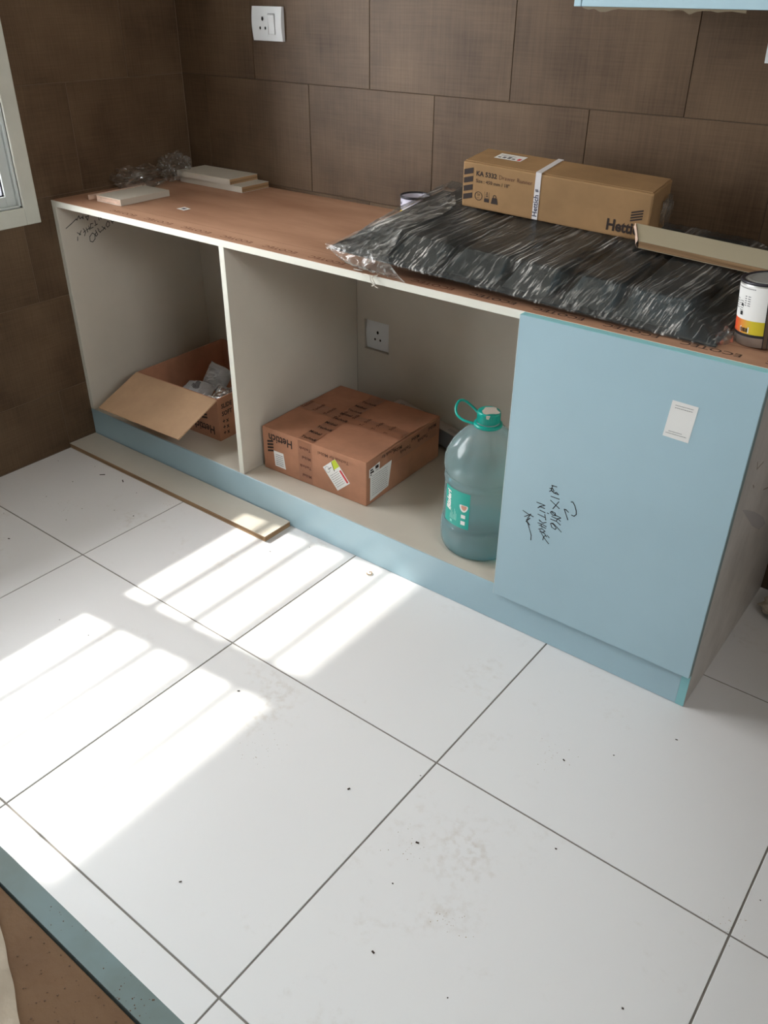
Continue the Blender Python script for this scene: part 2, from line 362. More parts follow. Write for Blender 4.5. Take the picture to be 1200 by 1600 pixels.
# ------------------------------------------------------------------ base cabinet under the counter
HC = .7977
cab = thing('base_cabinet', 'long open base cabinet in pale laminate with blue plinth along back wall', 'cabinet', (0, 0, 0))
CF = -.5600
box('side_panel', (XL+.0005, CF, .0005), (XL+.0185, -.004, .7795), M_lam, cab).name = 'side_panel'
bm = bmesh.new(); add_box(bm, (1.9078, CF, .0005), (1.9258, -.004, .7795), .0006)
M_side = mat('dusty_white_end_panel', (228, 222, 214), .34, .5, var=.3, vscale=(4, 4, 3), dark=(176, 170, 162), detail=7)
sp = bmobj('side_panel', bm, M_side, cab); sp['label'] = 'dusty stained end panel'
flat('smudge', ([[-0.5071, 0.4883], [-0.4581, 0.4645], [-0.3734, 0.4184], [-0.2612, 0.3499], [-0.2137, 0.3089], [-0.27, 0.3202], [-0.3573, 0.3749], [-0.4348, 0.433]], [(7, 6, 5, 4, 3, 2, 1, 0)]), (1.9258, 0, 0), (0, 1, 0), (0, 0, 1), mat('grey_smear', (182, 177, 174), .6), sp)
flat('scuff_marks', stroke([[[-0.4881, 0.5869], [-0.4759, 0.5662], [-0.4336, 0.5637]], [[-0.47, 0.5278], [-0.4569, 0.516]], [[-0.353, 0.4638], [-0.3095, 0.4485]]], .004), (1.9258, 0, 0), (0, 1, 0), (0, 0, 1), mat('brown_scuff', (162, 150, 136), .7), sp)['kind'] = 'stuff'
box('front_edge', (1.9076, CF-.0012, .0005), (1.9260, CF, .0975), M_bedge, cab, bev=.0003)
box('divider', (.5385, CF, .1103), (.5562, -.022, .7795), M_lam, cab)
box('divider', (1.4412, CF, .1103), (1.4592, -.022, .7795), M_lam, cab)
box('front_edge', (.5383, CF-.001, .1103), (.5564, CF, .7795), M_edge, cab, bev=.0003)
box('front_edge', (XL+.0004, CF-.001, .1103), (XL+.0187, CF, .7795), M_edge, cab, bev=.0003)
box('bottom_panel', (XL+.0187, CF+.002, .092), (1.9076, -.022, .110), M_lam, cab)
box('toe_kick', (XL+.0005, CF-.0012, .0005), (1.9076, CF+.0018, .1085), M_blue, cab)
bm = bmesh.new()
for a, b, c, d in tile_rects(.5564, 1.4410, .1103, .7795, [(.586, .6845, .354, .4535)]): add_box(bm, (a, -.022, c), (b, -.006, d))
bmobj('back_panel', bm, M_lam, cab)
box('back_panel', (XL+.0187, -.022, .1103), (.5383, -.006, .7795), M_lam, cab)
box('back_panel', (1.4594, -.022, .1103), (1.9076, -.006, .7795), M_lam, cab)
# door, a leaf of the cabinet
dfr = box('cabinet_door', (1.4388, -.5802, .0975), (1.9262, -.5618, .7962), M_blue, cab, bev=.0008)
dfr['label'] = 'blue laminate door with handwriting and a white sticker'
box('edge_band', (1.4378, -.5804, .0975), (1.4388, -.5618, .7962), M_bedge2, dfr, bev=0)
box('edge_band', (1.4388, -.5800, .7962), (1.9262, -.5620, .7970), M_bedge, dfr, bev=0)
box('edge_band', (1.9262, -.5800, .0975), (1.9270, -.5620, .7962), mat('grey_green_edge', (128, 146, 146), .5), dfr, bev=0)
STROKES_DOOR = [[[1.6036,0.4195],[1.6074,0.4206],[1.6128,0.4141],[1.6179,0.4029],[1.6192,0.394],[1.6151,0.388],[1.6089,0.3884]],[[1.6012,0.3926],[1.5944,0.3966],[1.5904,0.396],[1.5946,0.3882],[1.602,0.3735]],[[1.5543,0.4426],[1.5605,0.443],[1.5662,0.4432]],[[1.5509,0.4339],[1.5579,0.4355],[1.5611,0.4311]],[[1.5509,0.4264],[1.5557,0.431],[1.5618,0.4263],[1.5676,0.4298],[1.5729,0.4261],[1.5645,0.4262]],[[1.5568,0.4435],[1.5547,0.4325],[1.5579,0.4281]],[[1.5559,0.416],[1.5757,0.4159]],[[1.5562,0.4058],[1.5787,0.3934]],[[1.5757,0.4093],[1.5641,0.3874]],[[1.5851,0.372],[1.5722,0.3736],[1.5606,0.3787],[1.5597,0.3755],[1.5661,0.3712],[1.5732,0.373],[1.5706,0.3788],[1.5623,0.38]],[[1.5621,0.3599],[1.5759,0.3596],[1.5866,0.3541]],[[1.5639,0.3674],[1.5769,0.3658],[1.5852,0.3714]],[[1.5759,0.3596],[1.5785,0.3674],[1.5854,0.3634]],[[1.591,0.3374],[1.5795,0.3454],[1.5686,0.3518],[1.5635,0.3488],[1.5673,0.3405],[1.5759,0.3381],[1.5781,0.3419],[1.5718,0.3482],[1.5651,0.3504]],[[1.5243,0.3889],[1.5345,0.3889],[1.5447,0.388]],[[1.5422,0.3866],[1.5352,0.383],[1.5286,0.376]],[[1.5317,0.3811],[1.5448,0.3803]],[[1.5337,0.3722],[1.5469,0.3705]],[[1.5523,0.3716],[1.5556,0.3714]],[[1.5305,0.3602],[1.5484,0.3584]],[[1.5469,0.3657],[1.551,0.3526]],[[1.5526,0.3473],[1.5448,0.3423],[1.5352,0.3469],[1.538,0.3445]],[[1.5331,0.3385],[1.5434,0.3387],[1.5539,0.3366]],[[1.5364,0.334],[1.5535,0.3319]],[[1.5407,0.3376],[1.5443,0.3312]],[[1.5368,0.3231],[1.5447,0.3274],[1.5527,0.3236],[1.5459,0.3179],[1.5398,0.3214]],[[1.5403,0.3176],[1.5515,0.3182],[1.558,0.3109]],[[1.55,0.2995],[1.5509,0.3079],[1.5558,0.3139]],[[1.5443,0.3152],[1.5552,0.3036],[1.5652,0.2953]],[[1.5593,0.3154],[1.5645,0.3115]],[[1.4932,0.3555],[1.506,0.3516],[1.5199,0.3492]],[[1.4985,0.3413],[1.5073,0.3482],[1.5134,0.3535],[1.5064,0.3398]],[[1.504,0.3349],[1.5127,0.3424],[1.5036,0.3307],[1.5138,0.3248],[1.5063,0.3318],[1.5126,0.3183],[1.5178,0.3063],[1.5205,0.2994],[1.5209,0.2873]]]
STROKES_LEFT = [[[-0.4505,0.6818],[-0.4621,0.6721],[-0.4626,0.6583],[-0.4537,0.6545],[-0.4436,0.6626],[-0.442,0.6762],[-0.4505,0.6818]],[[-0.4348,0.6819],[-0.4419,0.6742],[-0.4374,0.6694],[-0.4315,0.6743],[-0.4348,0.6819],[-0.4373,0.6873]],[[-0.4268,0.6854],[-0.421,0.6783],[-0.4151,0.6832]],[[-0.4241,0.6868],[-0.428,0.6915]],[[-0.4116,0.6945],[-0.399,0.6842]],[[-0.4,0.6914],[-0.4116,0.6825]],[[-0.3884,0.7063],[-0.3955,0.6956],[-0.3907,0.6887],[-0.3824,0.6932],[-0.3817,0.7031],[-0.3884,0.7063]],[[-0.3745,0.7078],[-0.3693,0.6969]],[[-0.3629,0.7038],[-0.3719,0.7024]],[[-0.5037,0.6927],[-0.4925,0.6847]],[[-0.4881,0.6966],[-0.4973,0.6843]],[[-0.5047,0.6802],[-0.5072,0.6689]],[[-0.4797,0.701],[-0.4741,0.6882],[-0.4798,0.6784]],[[-0.4729,0.6938],[-0.4809,0.6894]],[[-0.4691,0.701],[-0.466,0.6876]],[[-0.4587,0.705],[-0.4565,0.6928]],[[-0.4682,0.6939],[-0.4565,0.6987]],[[-0.4422,0.7099],[-0.4514,0.7095],[-0.4534,0.6962],[-0.4434,0.6983]],[[-0.4316,0.7031],[-0.434,0.7172]],[[-0.4367,0.702],[-0.4264,0.7051]],[[-0.419,0.7235],[-0.4171,0.7153]],[[-0.4105,0.7239],[-0.4081,0.7176],[-0.4134,0.7215]],[[-0.5397,0.7119],[-0.5167,0.7231],[-0.4983,0.7333],[-0.4969,0.7292],[-0.4874,0.741],[-0.4849,0.731],[-0.477,0.7354],[-0.4737,0.729],[-0.4728,0.7385]],[[-0.4653,0.7353],[-0.4586,0.7225],[-0.4531,0.7352],[-0.4623,0.7329]]]
g = stroke(STROKES_DOOR, .0022)
flat('handwriting', g, (0, -.5802, 0), (1, 0, 0), (0, 0, 1), M_ink, dfr)
# white sticker with a few printed lines
st = [(1.7718, .7048), (1.8214, .7037), (1.8165, .6287), (1.7663, .6303)]
stk = flat('sticker', (st, [(3, 2, 1, 0)]), (0, -.5802, 0), (1, 0, 0), (0, 0, 1), M_white, dfr, eps=.0004)
ls = []
for (x0, x1, z, h) in ((1.779, 1.813, .6965, .0011), (1.779, 1.812, .6915, .0011), (1.776, 1.802, .6430, .0011), (1.771, 1.811, .6385, .0011)):
    a = x0
    while a < x1:
        l = rnd.uniform(.0015, .004); ls.append(rect(a, z-h/2, min(a+l, x1), z+h/2)); a += l+.0007
flat('small_print', quads(ls), (0, -.5806, 0), (1, 0, 0), (0, 0, 1), M_text, stk)
# handwriting inside the left side panel
flat('handwriting', stroke(STROKES_LEFT, .0026), (XL+.0185, 0, 0), (0, 1, 0), (0, 0, 1), M_ink, cab)
bpy.context.view_layer.update()

# ------------------------------------------------------------------ plywood counter
ctr = thing('plywood_counter', 'bare reddish brown plywood counter top with white front edge on base cabinet', 'counter', (0, 0, 0))
box('plywood_sheet', (XL+.0005, CF, .7797), (1.9285, -.0005, HC), M_ply, ctr, bev=.0004)
box('front_edge', (XL+.0005, CF-.0012, .7797), (1.9285, CF, HC-.0006), M_edge, ctr, bev=.0002)
# brown maker's stamp read from the wall side, repeated along the front
bm_g = None
for q in range(14):
    x = .062+.1535*q
    if x > 1.95: break
    g = glyphs('ECOTEC', .030, .0004, sx=1.0)
    wd = max(v[0] for v in g[0]); sc = .112/wd
    g = ([(v[0]*sc, v[1]*.75) for v in g[0]], g[1])
    o = flat('stamp', g, (x+.112, -.5255, HC), (-1, 0, 0), (0, -1, 0), M_stampd if x > 1.2 else M_stamp, ctr)
flat('stamp_line', quads([rect(0, 0, 1.9, .0012)]), (.0, -.488, HC), (1, 0, 0), (0, 1, 0), M_stamp, ctr)

# ------------------------------------------------------------------ sockets
def socket(name, label, x, z, w_, h_, y, rocker, parent_label=None):
    t = thing(name, label, 'socket', (x, y, z))
    bm = bmesh.new()   # slightly domed plate
    n = 10; vs = []; fs = []
    for i in range(n+1):
        v = i/n*2-1
        for jx in (0, 1):
            vs.append(((jx-.5)*w_, -.009-.005*math.cos(v*PI/2), v*h_/2))
    for i in range(n): fs.append((2*i, 2*i+1, 2*i+3, 2*i+2))
    b0 = len(vs)
    for i in range(n+1):
        v = i/n*2-1
        for jx in (0, 1): vs.append(((jx-.5)*w_, -.0003, v*h_/2))
    for i in range(n):
        fs.append((b0+2*i+2, b0+2*i+3, b0+2*i+1, b0+2*i)); fs.append((2*i, 2*i+2, b0+2*i+2, b0+2*i)); fs.append((2*i+3, 2*i+1, b0+2*i+1, b0+2*i+3))
    fs.append((0, b0, b0+1, 1)); fs.append((2*n+1, b0+2*n+1, b0+2*n, 2*n))
    mesh('plate', vs, fs, M_plastic, t)
    cx = -.014 if rocker else .002
    for (dx, dz, a, b) in ((0, .0125, .0042, .0055), (-.0105, -.011, .0032, .0042), (.0105, -.011, .0032, .0042)):
        lathe_pts = [(a*math.cos(2*PI*k/14), b*math.sin(2*PI*k/14)) for k in range(14)]
        flat('socket_hole', (lathe_pts, [tuple(range(14))]), (cx+dx, -.0146, dz), (1, 0, 0), (0, 0, 1), M_hole, t, eps=.0004)
    if rocker:
        s = box('rocker_switch', (.010, -.0165, -.026), (.034, -.0130, .024), M_plastic, t, bev=.001)
        s.rotation_euler = (.05, 0, 0)
        flat('gap', quads([rect(.0085, -.0275, .0098, .0262), rect(.0342, -.0275, .0355, .0262), rect(.0085, .0248, .0355, .0262)]), (0, -.0146, 0), (1, 0, 0), (0, 0, 1), M_text, t, eps=.0003)
    return t
socket('wall_socket', 'white socket with rocker switch on brown tiles high above the counter', .2165, 1.2565, .119, .0875, -.0004, True)
socket('wall_socket', 'white socket plate at right end of back wall under blue wall cabinet', 1.6860, 1.2665, .090, .088, -.0004, False)
socket('wall_socket', 'white three-pin socket in cut-out of cabinet back panel', .6350, .4035, .092, .093, -.0030, False)

# ------------------------------------------------------------------ wall cabinet (only its lower edge is in view)
wc = thing('wall_cabinet', 'sky blue wall cabinet over right half of the counter', 'cabinet', (0, 0, 0))
box('cabinet_body', (1.3480, -.290, 1.3215), (3.1, -.0006, 2.02), M_lam, wc)
for q in range(4):
    a = 1.3620+.434*q
    box('cabinet_door', (a, -.310, 1.3208), (a+.431, -.2905, 2.02), M_blue, wc)
box('side_panel', (1.3455, -.310, 1.3208), (1.3600, -.2905, 2.02), M_blue, wc)
g = [(0, 0)]
for q in range(26):
    g.append((q*.0125, -.002-.004*abs(math.sin(q*2.3)*math.sin(q*.9+1)) - (.005 if q in (3, 4, 17) else 0)))
g += [(.3125, 0)]
rag = flat('torn_film', (g, [tuple(range(len(g)))]), (1.365, -.3103, 1.3206), (1, 0, 0), (0, 0, 1), mat('torn_film_scrap', (104, 92, 70), .6), wc)

# ------------------------------------------------------------------ frames for tilted things
def frame(o, yaw=0, p=0, r=0):
    cz, sz, cy, sy, cx, sx = math.cos(yaw), math.sin(yaw), math.cos(p), math.sin(p), math.cos(r), math.sin(r)
    m = Matrix(((cz, -sz, 0), (sz, cz, 0), (0, 0, 1))) @ Matrix(((cy, 0, -sy), (0, 1, 0), (sy, 0, cy))) @ Matrix(((1, 0, 0), (0, cx, -sx), (0, sx, cx)))
    return Matrix.Translation(o) @ m.to_4x4()
X, Y, Z = (1, 0, 0), (0, 1, 0), (0, 0, 1)
NX, NY, NZ = (-1, 0, 0), (0, -1, 0), (0, 0, -1)

# ------------------------------------------------------------------ loose boards
def board(name, label, group, o, L, W, T, yaw=0, p=0, r=0, cut=0, edge=None, front=False, right=False, lam=None):
    t = thing(name, label, 'board', M=frame(o, yaw, p, r), group=group)
    e = .0012
    def slab(nm, z0, z1, m, ins=0):
        vs = [(0+ins, 0+ins, z0), (L-ins, ins, z0), (L-ins, W-ins, z0), (-cut+ins, W-ins, z0), (ins, ins, z1), (L-ins, ins, z1), (L-ins, W-ins, z1), (-cut+ins, W-ins, z1)]
        mesh(nm, vs, [(3, 2, 1, 0), (4, 5, 6, 7), (0, 1, 5, 4), (1, 2, 6, 5), (2, 3, 7, 6), (3, 0, 4, 7)], m, t)
    slab('plywood_core', e, T-e, edge or M_core, .0003)
    slab('laminate_face', T-e, T, lam or M_lam); slab('laminate_face', 0, e, lam or M_lam)
    if front: box('laminate_edge', (0, -.0006, 0), (L, .0003, T), M_lam, t, bev=0)
    if right: box('laminate_edge', (L-.0003, 0, 0), (L+.0006, W, T), M_lam, t, bev=0)
    return t
board('laminated_board', 'long pale laminated plywood board on the floor against the blue plinth', None, (XL+.004, -.6690, .0004), .930, .1045, .0176)
board('laminated_board', 'small pale board offcut lying alone near left front edge of counter', None, (-.0700, -.4850, HC+.0004), .1115, .185, .0176, yaw=.02, right=True, edge=M_corep)
box('laminate_strip', (-.106, -.49, HC+.0004), (-.100, -.29, HC+.0144), M_corep).rotation_euler = (0, 0, 0)
tag(bpy.data.objects['laminate_strip'], 'thin pink-edged strip lying beside the single small board offcut', 'strip')
board('laminated_board', 'pale board offcut, lower of the two stacked against back wall', None, (-.112, -.1245, HC+.0004), .290, .1190, .0176, front=True)
board('laminated_board', 'pale board offcut, upper and shorter of the two stacked against back wall', None, (-.116, -.1320, HC+.0184), .247, .1230, .0176, yaw=.01, front=True)

# tiny paper tag on the counter
pt = flat('paper_tag', ([(0, 0), (.036, -.004), (.036, .024), (.002, .030)], [(0, 1, 2, 3)]), (.194, -.404, HC+.001), X, Y, M_white, None, eps=.0008)
tag(pt, 'tiny white printed paper tag lying on the plywood counter', 'tag')
flat('small_print', quads([rect(.012, .006, .026, .019)]), (.194, -.404, HC+.0019), X, Y, M_navy, pt)

# crumpled clear plastic bag in the corner
def crumple(name, m, parent, cx, cy, cz, rx, ry, rz, seed, amp=.35, sub=4, fr=2.2):
    bm = bmesh.new(); bmesh.ops.create_icosphere(bm, subdivisions=sub, radius=1)
    off = Vector((seed*3.1, seed*1.7, seed*.9))
    for v in bm.verts:
        d = v.co.normalized()
        n = abs(noise.noise(d*fr+off))*1.3+abs(noise.noise(d*fr*2.7+off))*.7+.4*abs(noise.noise(d*fr*6+off))
        k = 1-amp+amp*n
        v.co = Vector((cx+d.x*rx*k, cy+d.y*ry*k, max(cz+d.z*rz*k, 0)))
    return bmobj(name, bm, m, parent, False)
M_film_b = film_mat('crumpled_bag_film', (50, 50, 50), (0, 0, .5), (.02, .22), (.5, .8))
bag = thing('plastic_bag', 'crumpled clear plastic bag lying in the dark left back corner', 'bag', (-.128, -.215, HC+.0005))
crumple('bag_body', M_film_b, bag, 0, -.05, .028, .055, .125, .042, 3, .4, 4, 1.5)
crumple('bag_end', M_film_b, bag, .002, .085, .045, .050, .06, .052, 8, .35, 4, 1.5)

# ------------------------------------------------------------------ wrapped cutlery tray
FT = frame((.913, -.555, .838), .035, -.04, .105)
tray = thing('cutlery_tray', 'black moulded cutlery tray lying upside down in clear plastic wrap', 'tray', M=FT)
TL, TW = .900, .488
def flange():
    bm = bmesh.new(); add_box(bm, (0, 0, -.004), (TL, TW, .000), .0008); return bm
bmobj('flange', flange(), M_black, tray)
BUMPS = [(.085, .132), (.166, .262), (.314, .418), (.456, .536), (.592, .672), (.706, .812)]
def bump(a, b, z, y0, y1, i0=.020, side=.014):
    vs = [(a-side, y0-i0, .0004), (b+side, y0-i0, .0004), (b+side, y1+i0, .0004), (a-side, y1+i0, .0004), (a, y0+.052, z), (b, y0+.052, z), (b, y1, z), (a, y1, z)]
    bm = bmesh.new(); V = [bm.verts.new(v) for v in vs]
    for f in ((3, 2, 1, 0), (4, 5, 6, 7), (0, 1, 5, 4), (1, 2, 6, 5), (2, 3, 7, 6), (3, 0, 4, 7)): bm.faces.new([V[i] for i in f])
    bmesh.ops.bevel(bm, geom=bm.edges[:], offset=.004, segments=2, affect='EDGES', profile=.5)
    return bm
for i, (a, b) in enumerate(BUMPS):
    bmobj('compartment', bump(a, b, .034, .036, .445), M_black, tray, False)
M_film = film_mat('stretch_wrap_film', (230, 5, 80), (0, 0, .12), (.04, .80), (.52, .68))
M_film2 = film_mat('loose_wrap_film', (60, 10, 30), (0, 0, .5), (.08, .80), (.48, .66))
def film_h(x, y):
    fx = min(1, max(0, x/.045)) if x < .1 else min(1, max(0, (TL+.004-x)/.085))
    fy = min(1, max(0, (y+.004)/.085)); fb = min(1, max(0, (TW+.004-y)/.035))
    h = .037*min(fx, fy, fb)
    inb = any(a-.012 < x < b+.012 for a, b in BUMPS); sag = 0
    if not inb:
        d = min(min(abs(x-a), abs(x-b)) for a, b in BUMPS)
        sag = min(d, .03)*.42*math.exp(-max(0, y-.06)/.07)
    return h-sag*min(fy*1.2, 1)
def film_sheet():
    nx, ny = 230, 96; vs, fs = [], []
    ca, sa = math.cos(.12), math.sin(.12)
    for j in range(ny+1):
        for i in range(nx+1):
            x = -.006+(TL+.012)*i/nx; t = j/ny
            y = -.004+(TW+.008)*t
            h = film_h(x, y)+.0016
            wx = noise.noise(Vector((x*6, y*6, 1.3)))*.02
            v, u = x*ca+y*sa*.8+wx, y     # stretch folds run front to back
            rdg = (1-abs(noise.noise(Vector((u*5, v*45, 4.2)))))**8*.0022+(1-abs(noise.noise(Vector((u*9, v*100, 9.2)))))**6*.0010
            edge = min(1, max(0, (y+.004)/.02), max(0, (TW+.004-y)/.02))
            vs.append((x, y, h+rdg*(.25+.75*edge)))
    for j in range(ny):
        for i in range(nx):
            a = j*(nx+1)+i; fs.append((a, a+1, a+nx+2, a+nx+1))
    n0 = len(vs)       # tuck under the front lip
    for i in range(nx+1):
        x = -.006+(TL+.012)*i/nx; q = vs[i]
        vs.append((x, -.0045, -.0035-.004*abs(noise.noise(Vector((x*40, 0, 0))))*(1-x)))
    for i in range(nx): fs.append((n0+i, n0+i+1, i+1, i))
    return vs, fs
vs, fs = film_sheet(); mesh('plastic_wrap', vs, fs, M_film, tray, True)
# loose end of the wrap folded over the left front corner (tray-local coordinates)
INV = FT.inverted()
def W(x, y, z): return INV @ Vector((x, y, z))
def loose():
    rows = [[W(.905, -.560, .842), W(.965, -.552, .806), W(1.03, -.553, .8005), W(1.085, -.556, .7995), W(1.139, -.5615, .7985)],
            [W(.907, -.560, .845), W(.968, -.575, .822), W(1.03, -.582, .815), W(1.085, -.580, .814), W(1.122, -.572, .818)],
            [W(.909, -.558, .846), W(.970, -.568, .843), W(1.03, -.570, .842), W(1.070, -.572, .842), W(1.095, -.566, .843)],
            [W(.912, -.500, .850), W(.965, -.520, .850), W(1.01, -.515, .860), W(1.050, -.520, .862), W(1.082, -.525, .864)],
            [W(.914, -.420, .857), W(.955, -.455, .858), W(1.00, -.450, .876), W(1.035, -.460, .884), W(1.068, -.470, .889)],
            [W(.917, -.250, .874), W(.950, -.280, .874), W(.99, -.300, .890), W(1.040, -.330, .898), W(1.085, -.360, .898)],
            [W(.930, -.090, .891), W(.955, -.130, .890), W(.99, -.160, .900), W(1.030, -.210, .908), W(1.066, -.262, .906)]]
    def cr(p0, p1, p2, p3, t): return .5*((2*p1)+(p2-p0)*t+(2*p0-5*p1+4*p2-p3)*t*t+(3*p1-p0-3*p2+p3)*t**3)
    def samp(L, u):
        n = len(L)-1; i = min(int(u*n), n-1); t = u*n-i
        return cr(L[max(i-1, 0)], L[i], L[i+1], L[min(i+2, n)], t)
    nu, nv = 70, 90; vs, fs = [], []
    for b in range(nv+1):
        for a in range(nu+1):
            u, v = a/nu, b/nv
            p = samp([samp(r, u) for r in rows], v)
            q = Vector((u*3.2+v*2, v*7-u*2, .5))
            k = (1-abs(noise.noise(q*1.6)))**3*.008+(1-abs(noise.noise(q*4)))**4*.004
            k *= .08+.92*math.sin(PI*min(1, max(0, u)))**.7
            if b == 0: k *= .2
            vs.append(p+Vector((0, -.35, .9)).normalized()*k)
    for b in range(nv):
        for a in range(nu):
            i = b*(nu+1)+a; fs.append((i, i+1, i+nu+2, i+nu+1))
    return vs, fs
vs, fs = loose(); lw = mesh('loose_wrap_end', vs, fs, M_film2, tray, True)
shr = thing('plastic_shreds', 'frayed pale plastic threads hanging over the front edge of counter', 'shreds', (0, 0, 0))
for s, pts in enumerate(([(1.02, -.5645, .797), (1.045, -.571, .799), (1.05, -.573, .790), (1.058, -.570, .779), (1.07, -.572, .776)], [(1.06, -.560, .800), (1.052, -.570, .796), (1.062, -.573, .784), (1.052, -.571, .777)], [(.985, -.553, .7995), (1.0, -.556, .8005), (1.01, -.552, .7995)])):
    tube('thread', pts, .0014, M_chalk, shr, 5, 4)
# right end of the wrap, bunched against the can
bm = bmesh.new()
crumple('wrap_end_bunch', M_film2, tray, *W(1.812, -.487, .800), .022, .035, .030, 5, .5, 3)
for v in bpy.data.objects['wrap_end_bunch'].data.vertices:
    pass

# ------------------------------------------------------------------ long carton on the tray
FB = frame((1.0781, -.2558, .9042), .075, -.047, .100)
bx = thing('carton', 'long narrow kraft carton with white strap lying on the wrapped tray', 'box', M=FB)
L, Wd, Hh = .4585, .118, .1035
def carton_shell(L, W, H, bulge=0, bev=.004, seg=2):
    bm = bmesh.new(); add_box(bm, (0, 0, 0), (L, W, H))
    bmesh.ops.bevel(bm, geom=bm.edges[:], offset=bev, segments=seg, affect='EDGES', profile=.6)
    bmesh.ops.subdivide_edges(bm, edges=[e for e in bm.edges if e.calc_length() > .05], cuts=5, use_grid_fill=True)
    for v in bm.verts:
        k = noise.noise(v.co*14)*.0016
        fx, fz = math.sin(PI*min(1, max(0, v.co.x/L))), math.sin(PI*min(1, max(0, v.co.z/H)))
        if v.co.y < .001: v.co.y -= 0
        v.co += Vector((0, 0, k if v.co.z > H-.001 and 0 else 0))
    return bm
bmobj('carton_body', carton_shell(L, Wd, Hh), M_kraft, bx)
box('flap', (.004, .003, Hh+.0003), (L-.004, Wd*.52, Hh+.0022), M_kraft, bx, bev=.0006)
box('flap', (.004, Wd*.525, Hh+.0003), (L-.004, Wd-.003, Hh+.0018), M_kraft, bx, bev=.0006)
FX = dict(ux=X, uy=Z)
def pf(nm, g, x, z, m, par=bx, eps=.0005): return flat(nm, g, (x, 0, z), X, Z, m, par, eps)
# four slanted bars on the left, wording, pictograms, logo on the right
def bars4(w_, h_, gap, sl, n=4):
    return quads([[(0, i*(h_+gap)), (w_, i*(h_+gap)+sl), (w_, i*(h_+gap)+sl+h_), (0, i*(h_+gap)+h_)] for i in range(n)])
pf('printed_bars', bars4(.024, .0125, .0065, .007), .0035, .016, M_print)
pf('lettering', glyphs('KA 5332', .0150, .0004), .035, .0760, M_print)
pf('lettering', glyphs('Drawer Runner', .0140, -.0001, sx=.95), .094, .0760, M_printt)
pf('lettering', glyphs('Size : 450 mm / 18"', .0115, 0, sx=.98), .035, .0605, M_print)
def ring(r0, r1, n=28):
    vs = [(r*math.cos(2*PI*k/n), r*math.sin(2*PI*k/n)) for r in (r0, r1) for k in range(n)]
    return vs, [(k, (k+1) % n, n+(k+1) % n, n+k) for k in range(n)]
ic = shift(join2(ring(.0088, .0102), shift(glyphs('30', .008, 0, 'CENTER'), 0, .0005), shift(glyphs('years', .0042, 0, 'CENTER'), 0, -.005)), .0445, .0300)
pf('pictogram', ic, 0, 0, M_print)
pf('pictogram', quads([rect(.060, .019, .073, .027), rect(.0615, .0275, .0715, .0285), rect(.064, .032, .070, .034), rect(.0635, .036, .0695, .0375), rect(.0655, .039, .068, .042), rect(.060, .0265, .0605, .043), rect(.0725, .0265, .073, .043)]), 0, 0, M_print)
pf('pictogram', join2(quads([[(.078, .018), (.0965, .018), (.0935, .032), (.081, .032)]]), shift(ring(.0028, .0046), .0872, .0345)), 0, 0, M_print)
pf('lettering', shift(glyphs('Hettich', .034, .0012, sx=.86), 0, 0), .3640, .0125, M_print)
pf('printed_bars', bars4(.026, .0036, .0022, .008), .4160, .0385, M_print)
# strap round the box with its maker's name
bm = bmesh.new(); sxx = .186
add_box(bm, (sxx, -.0012, .002), (sxx+.0135, -.0003, Hh+.0030)); add_box(bm, (sxx, -.0012, Hh+.0024), (sxx+.0135, Wd+.001, Hh+.0034)); add_box(bm, (sxx, Wd+.0003, .002), (sxx+.0135, Wd+.0012, Hh+.003))
strp = bmobj('strap', bm, M_strap, bx)
flat('lettering', rot2(glyphs('Hettich', .0165, .0003), PI/2), (sxx+.0115, -.0012, .008), X, Z, M_navy, strp)
flat('printed_bars', rot2(shift(bars4(.006, .0011, .0008, .002), 0, 0), PI/2), (sxx+.0105, -.0012, .064), X, Z, M_navy, strp)
lb = flat('label', quads([rect(.052, .052, .120, .093)]), (0, 0, Hh+.0023), X, Y, M_white, bx, .0003)
flat('small_print', quads([rect(.058+.012*q, .058, .066+.012*q, .066+.004*(q % 3)) for q in range(4)]+[rect(.058, .076, .1, .0775), rect(.058, .081, .094, .0825)]), (0, 0, Hh+.0027), X, Y, M_text, lb)
flat('print', quads([rect(.108, .056, .116, .072)]), (0, 0, Hh+.0027), X, Y, M_red, lb)
box('flap_tab', (-.020, .060, .010), (-.0005, .075, .024), M_white, bx, bev=.0004)
crumple('tape_end', M_film_b, bx, L+.012, .075, .050, .012, .030, .040, 6, .4, 3)

# narrow batten leaning on the carton's right end
tb = board('batten', 'narrow pale plywood batten with torn left end leaning on the carton right end', None, (1.543, -.2815, .8850), .46, .056, .0175, yaw=.03, p=-.052, r=.38, cut=.030, edge=M_core, lam=mat('dull_laminate', (168, 158, 134), .5))
g = []
vs = [(-.0015, -.001, -.001), (-.006, -.0015, .009), (-.0015, -.001, .019), (-.032, .055, .0185), (-.036, .056, .008), (-.031, .055, 0), (-.012, .02, .020), (-.021, .03, .009)]
mesh('torn_end', vs, [(0, 1, 7, 5), (1, 2, 6, 7), (7, 6, 3, 4), (5, 7, 4)], M_corep, tb)

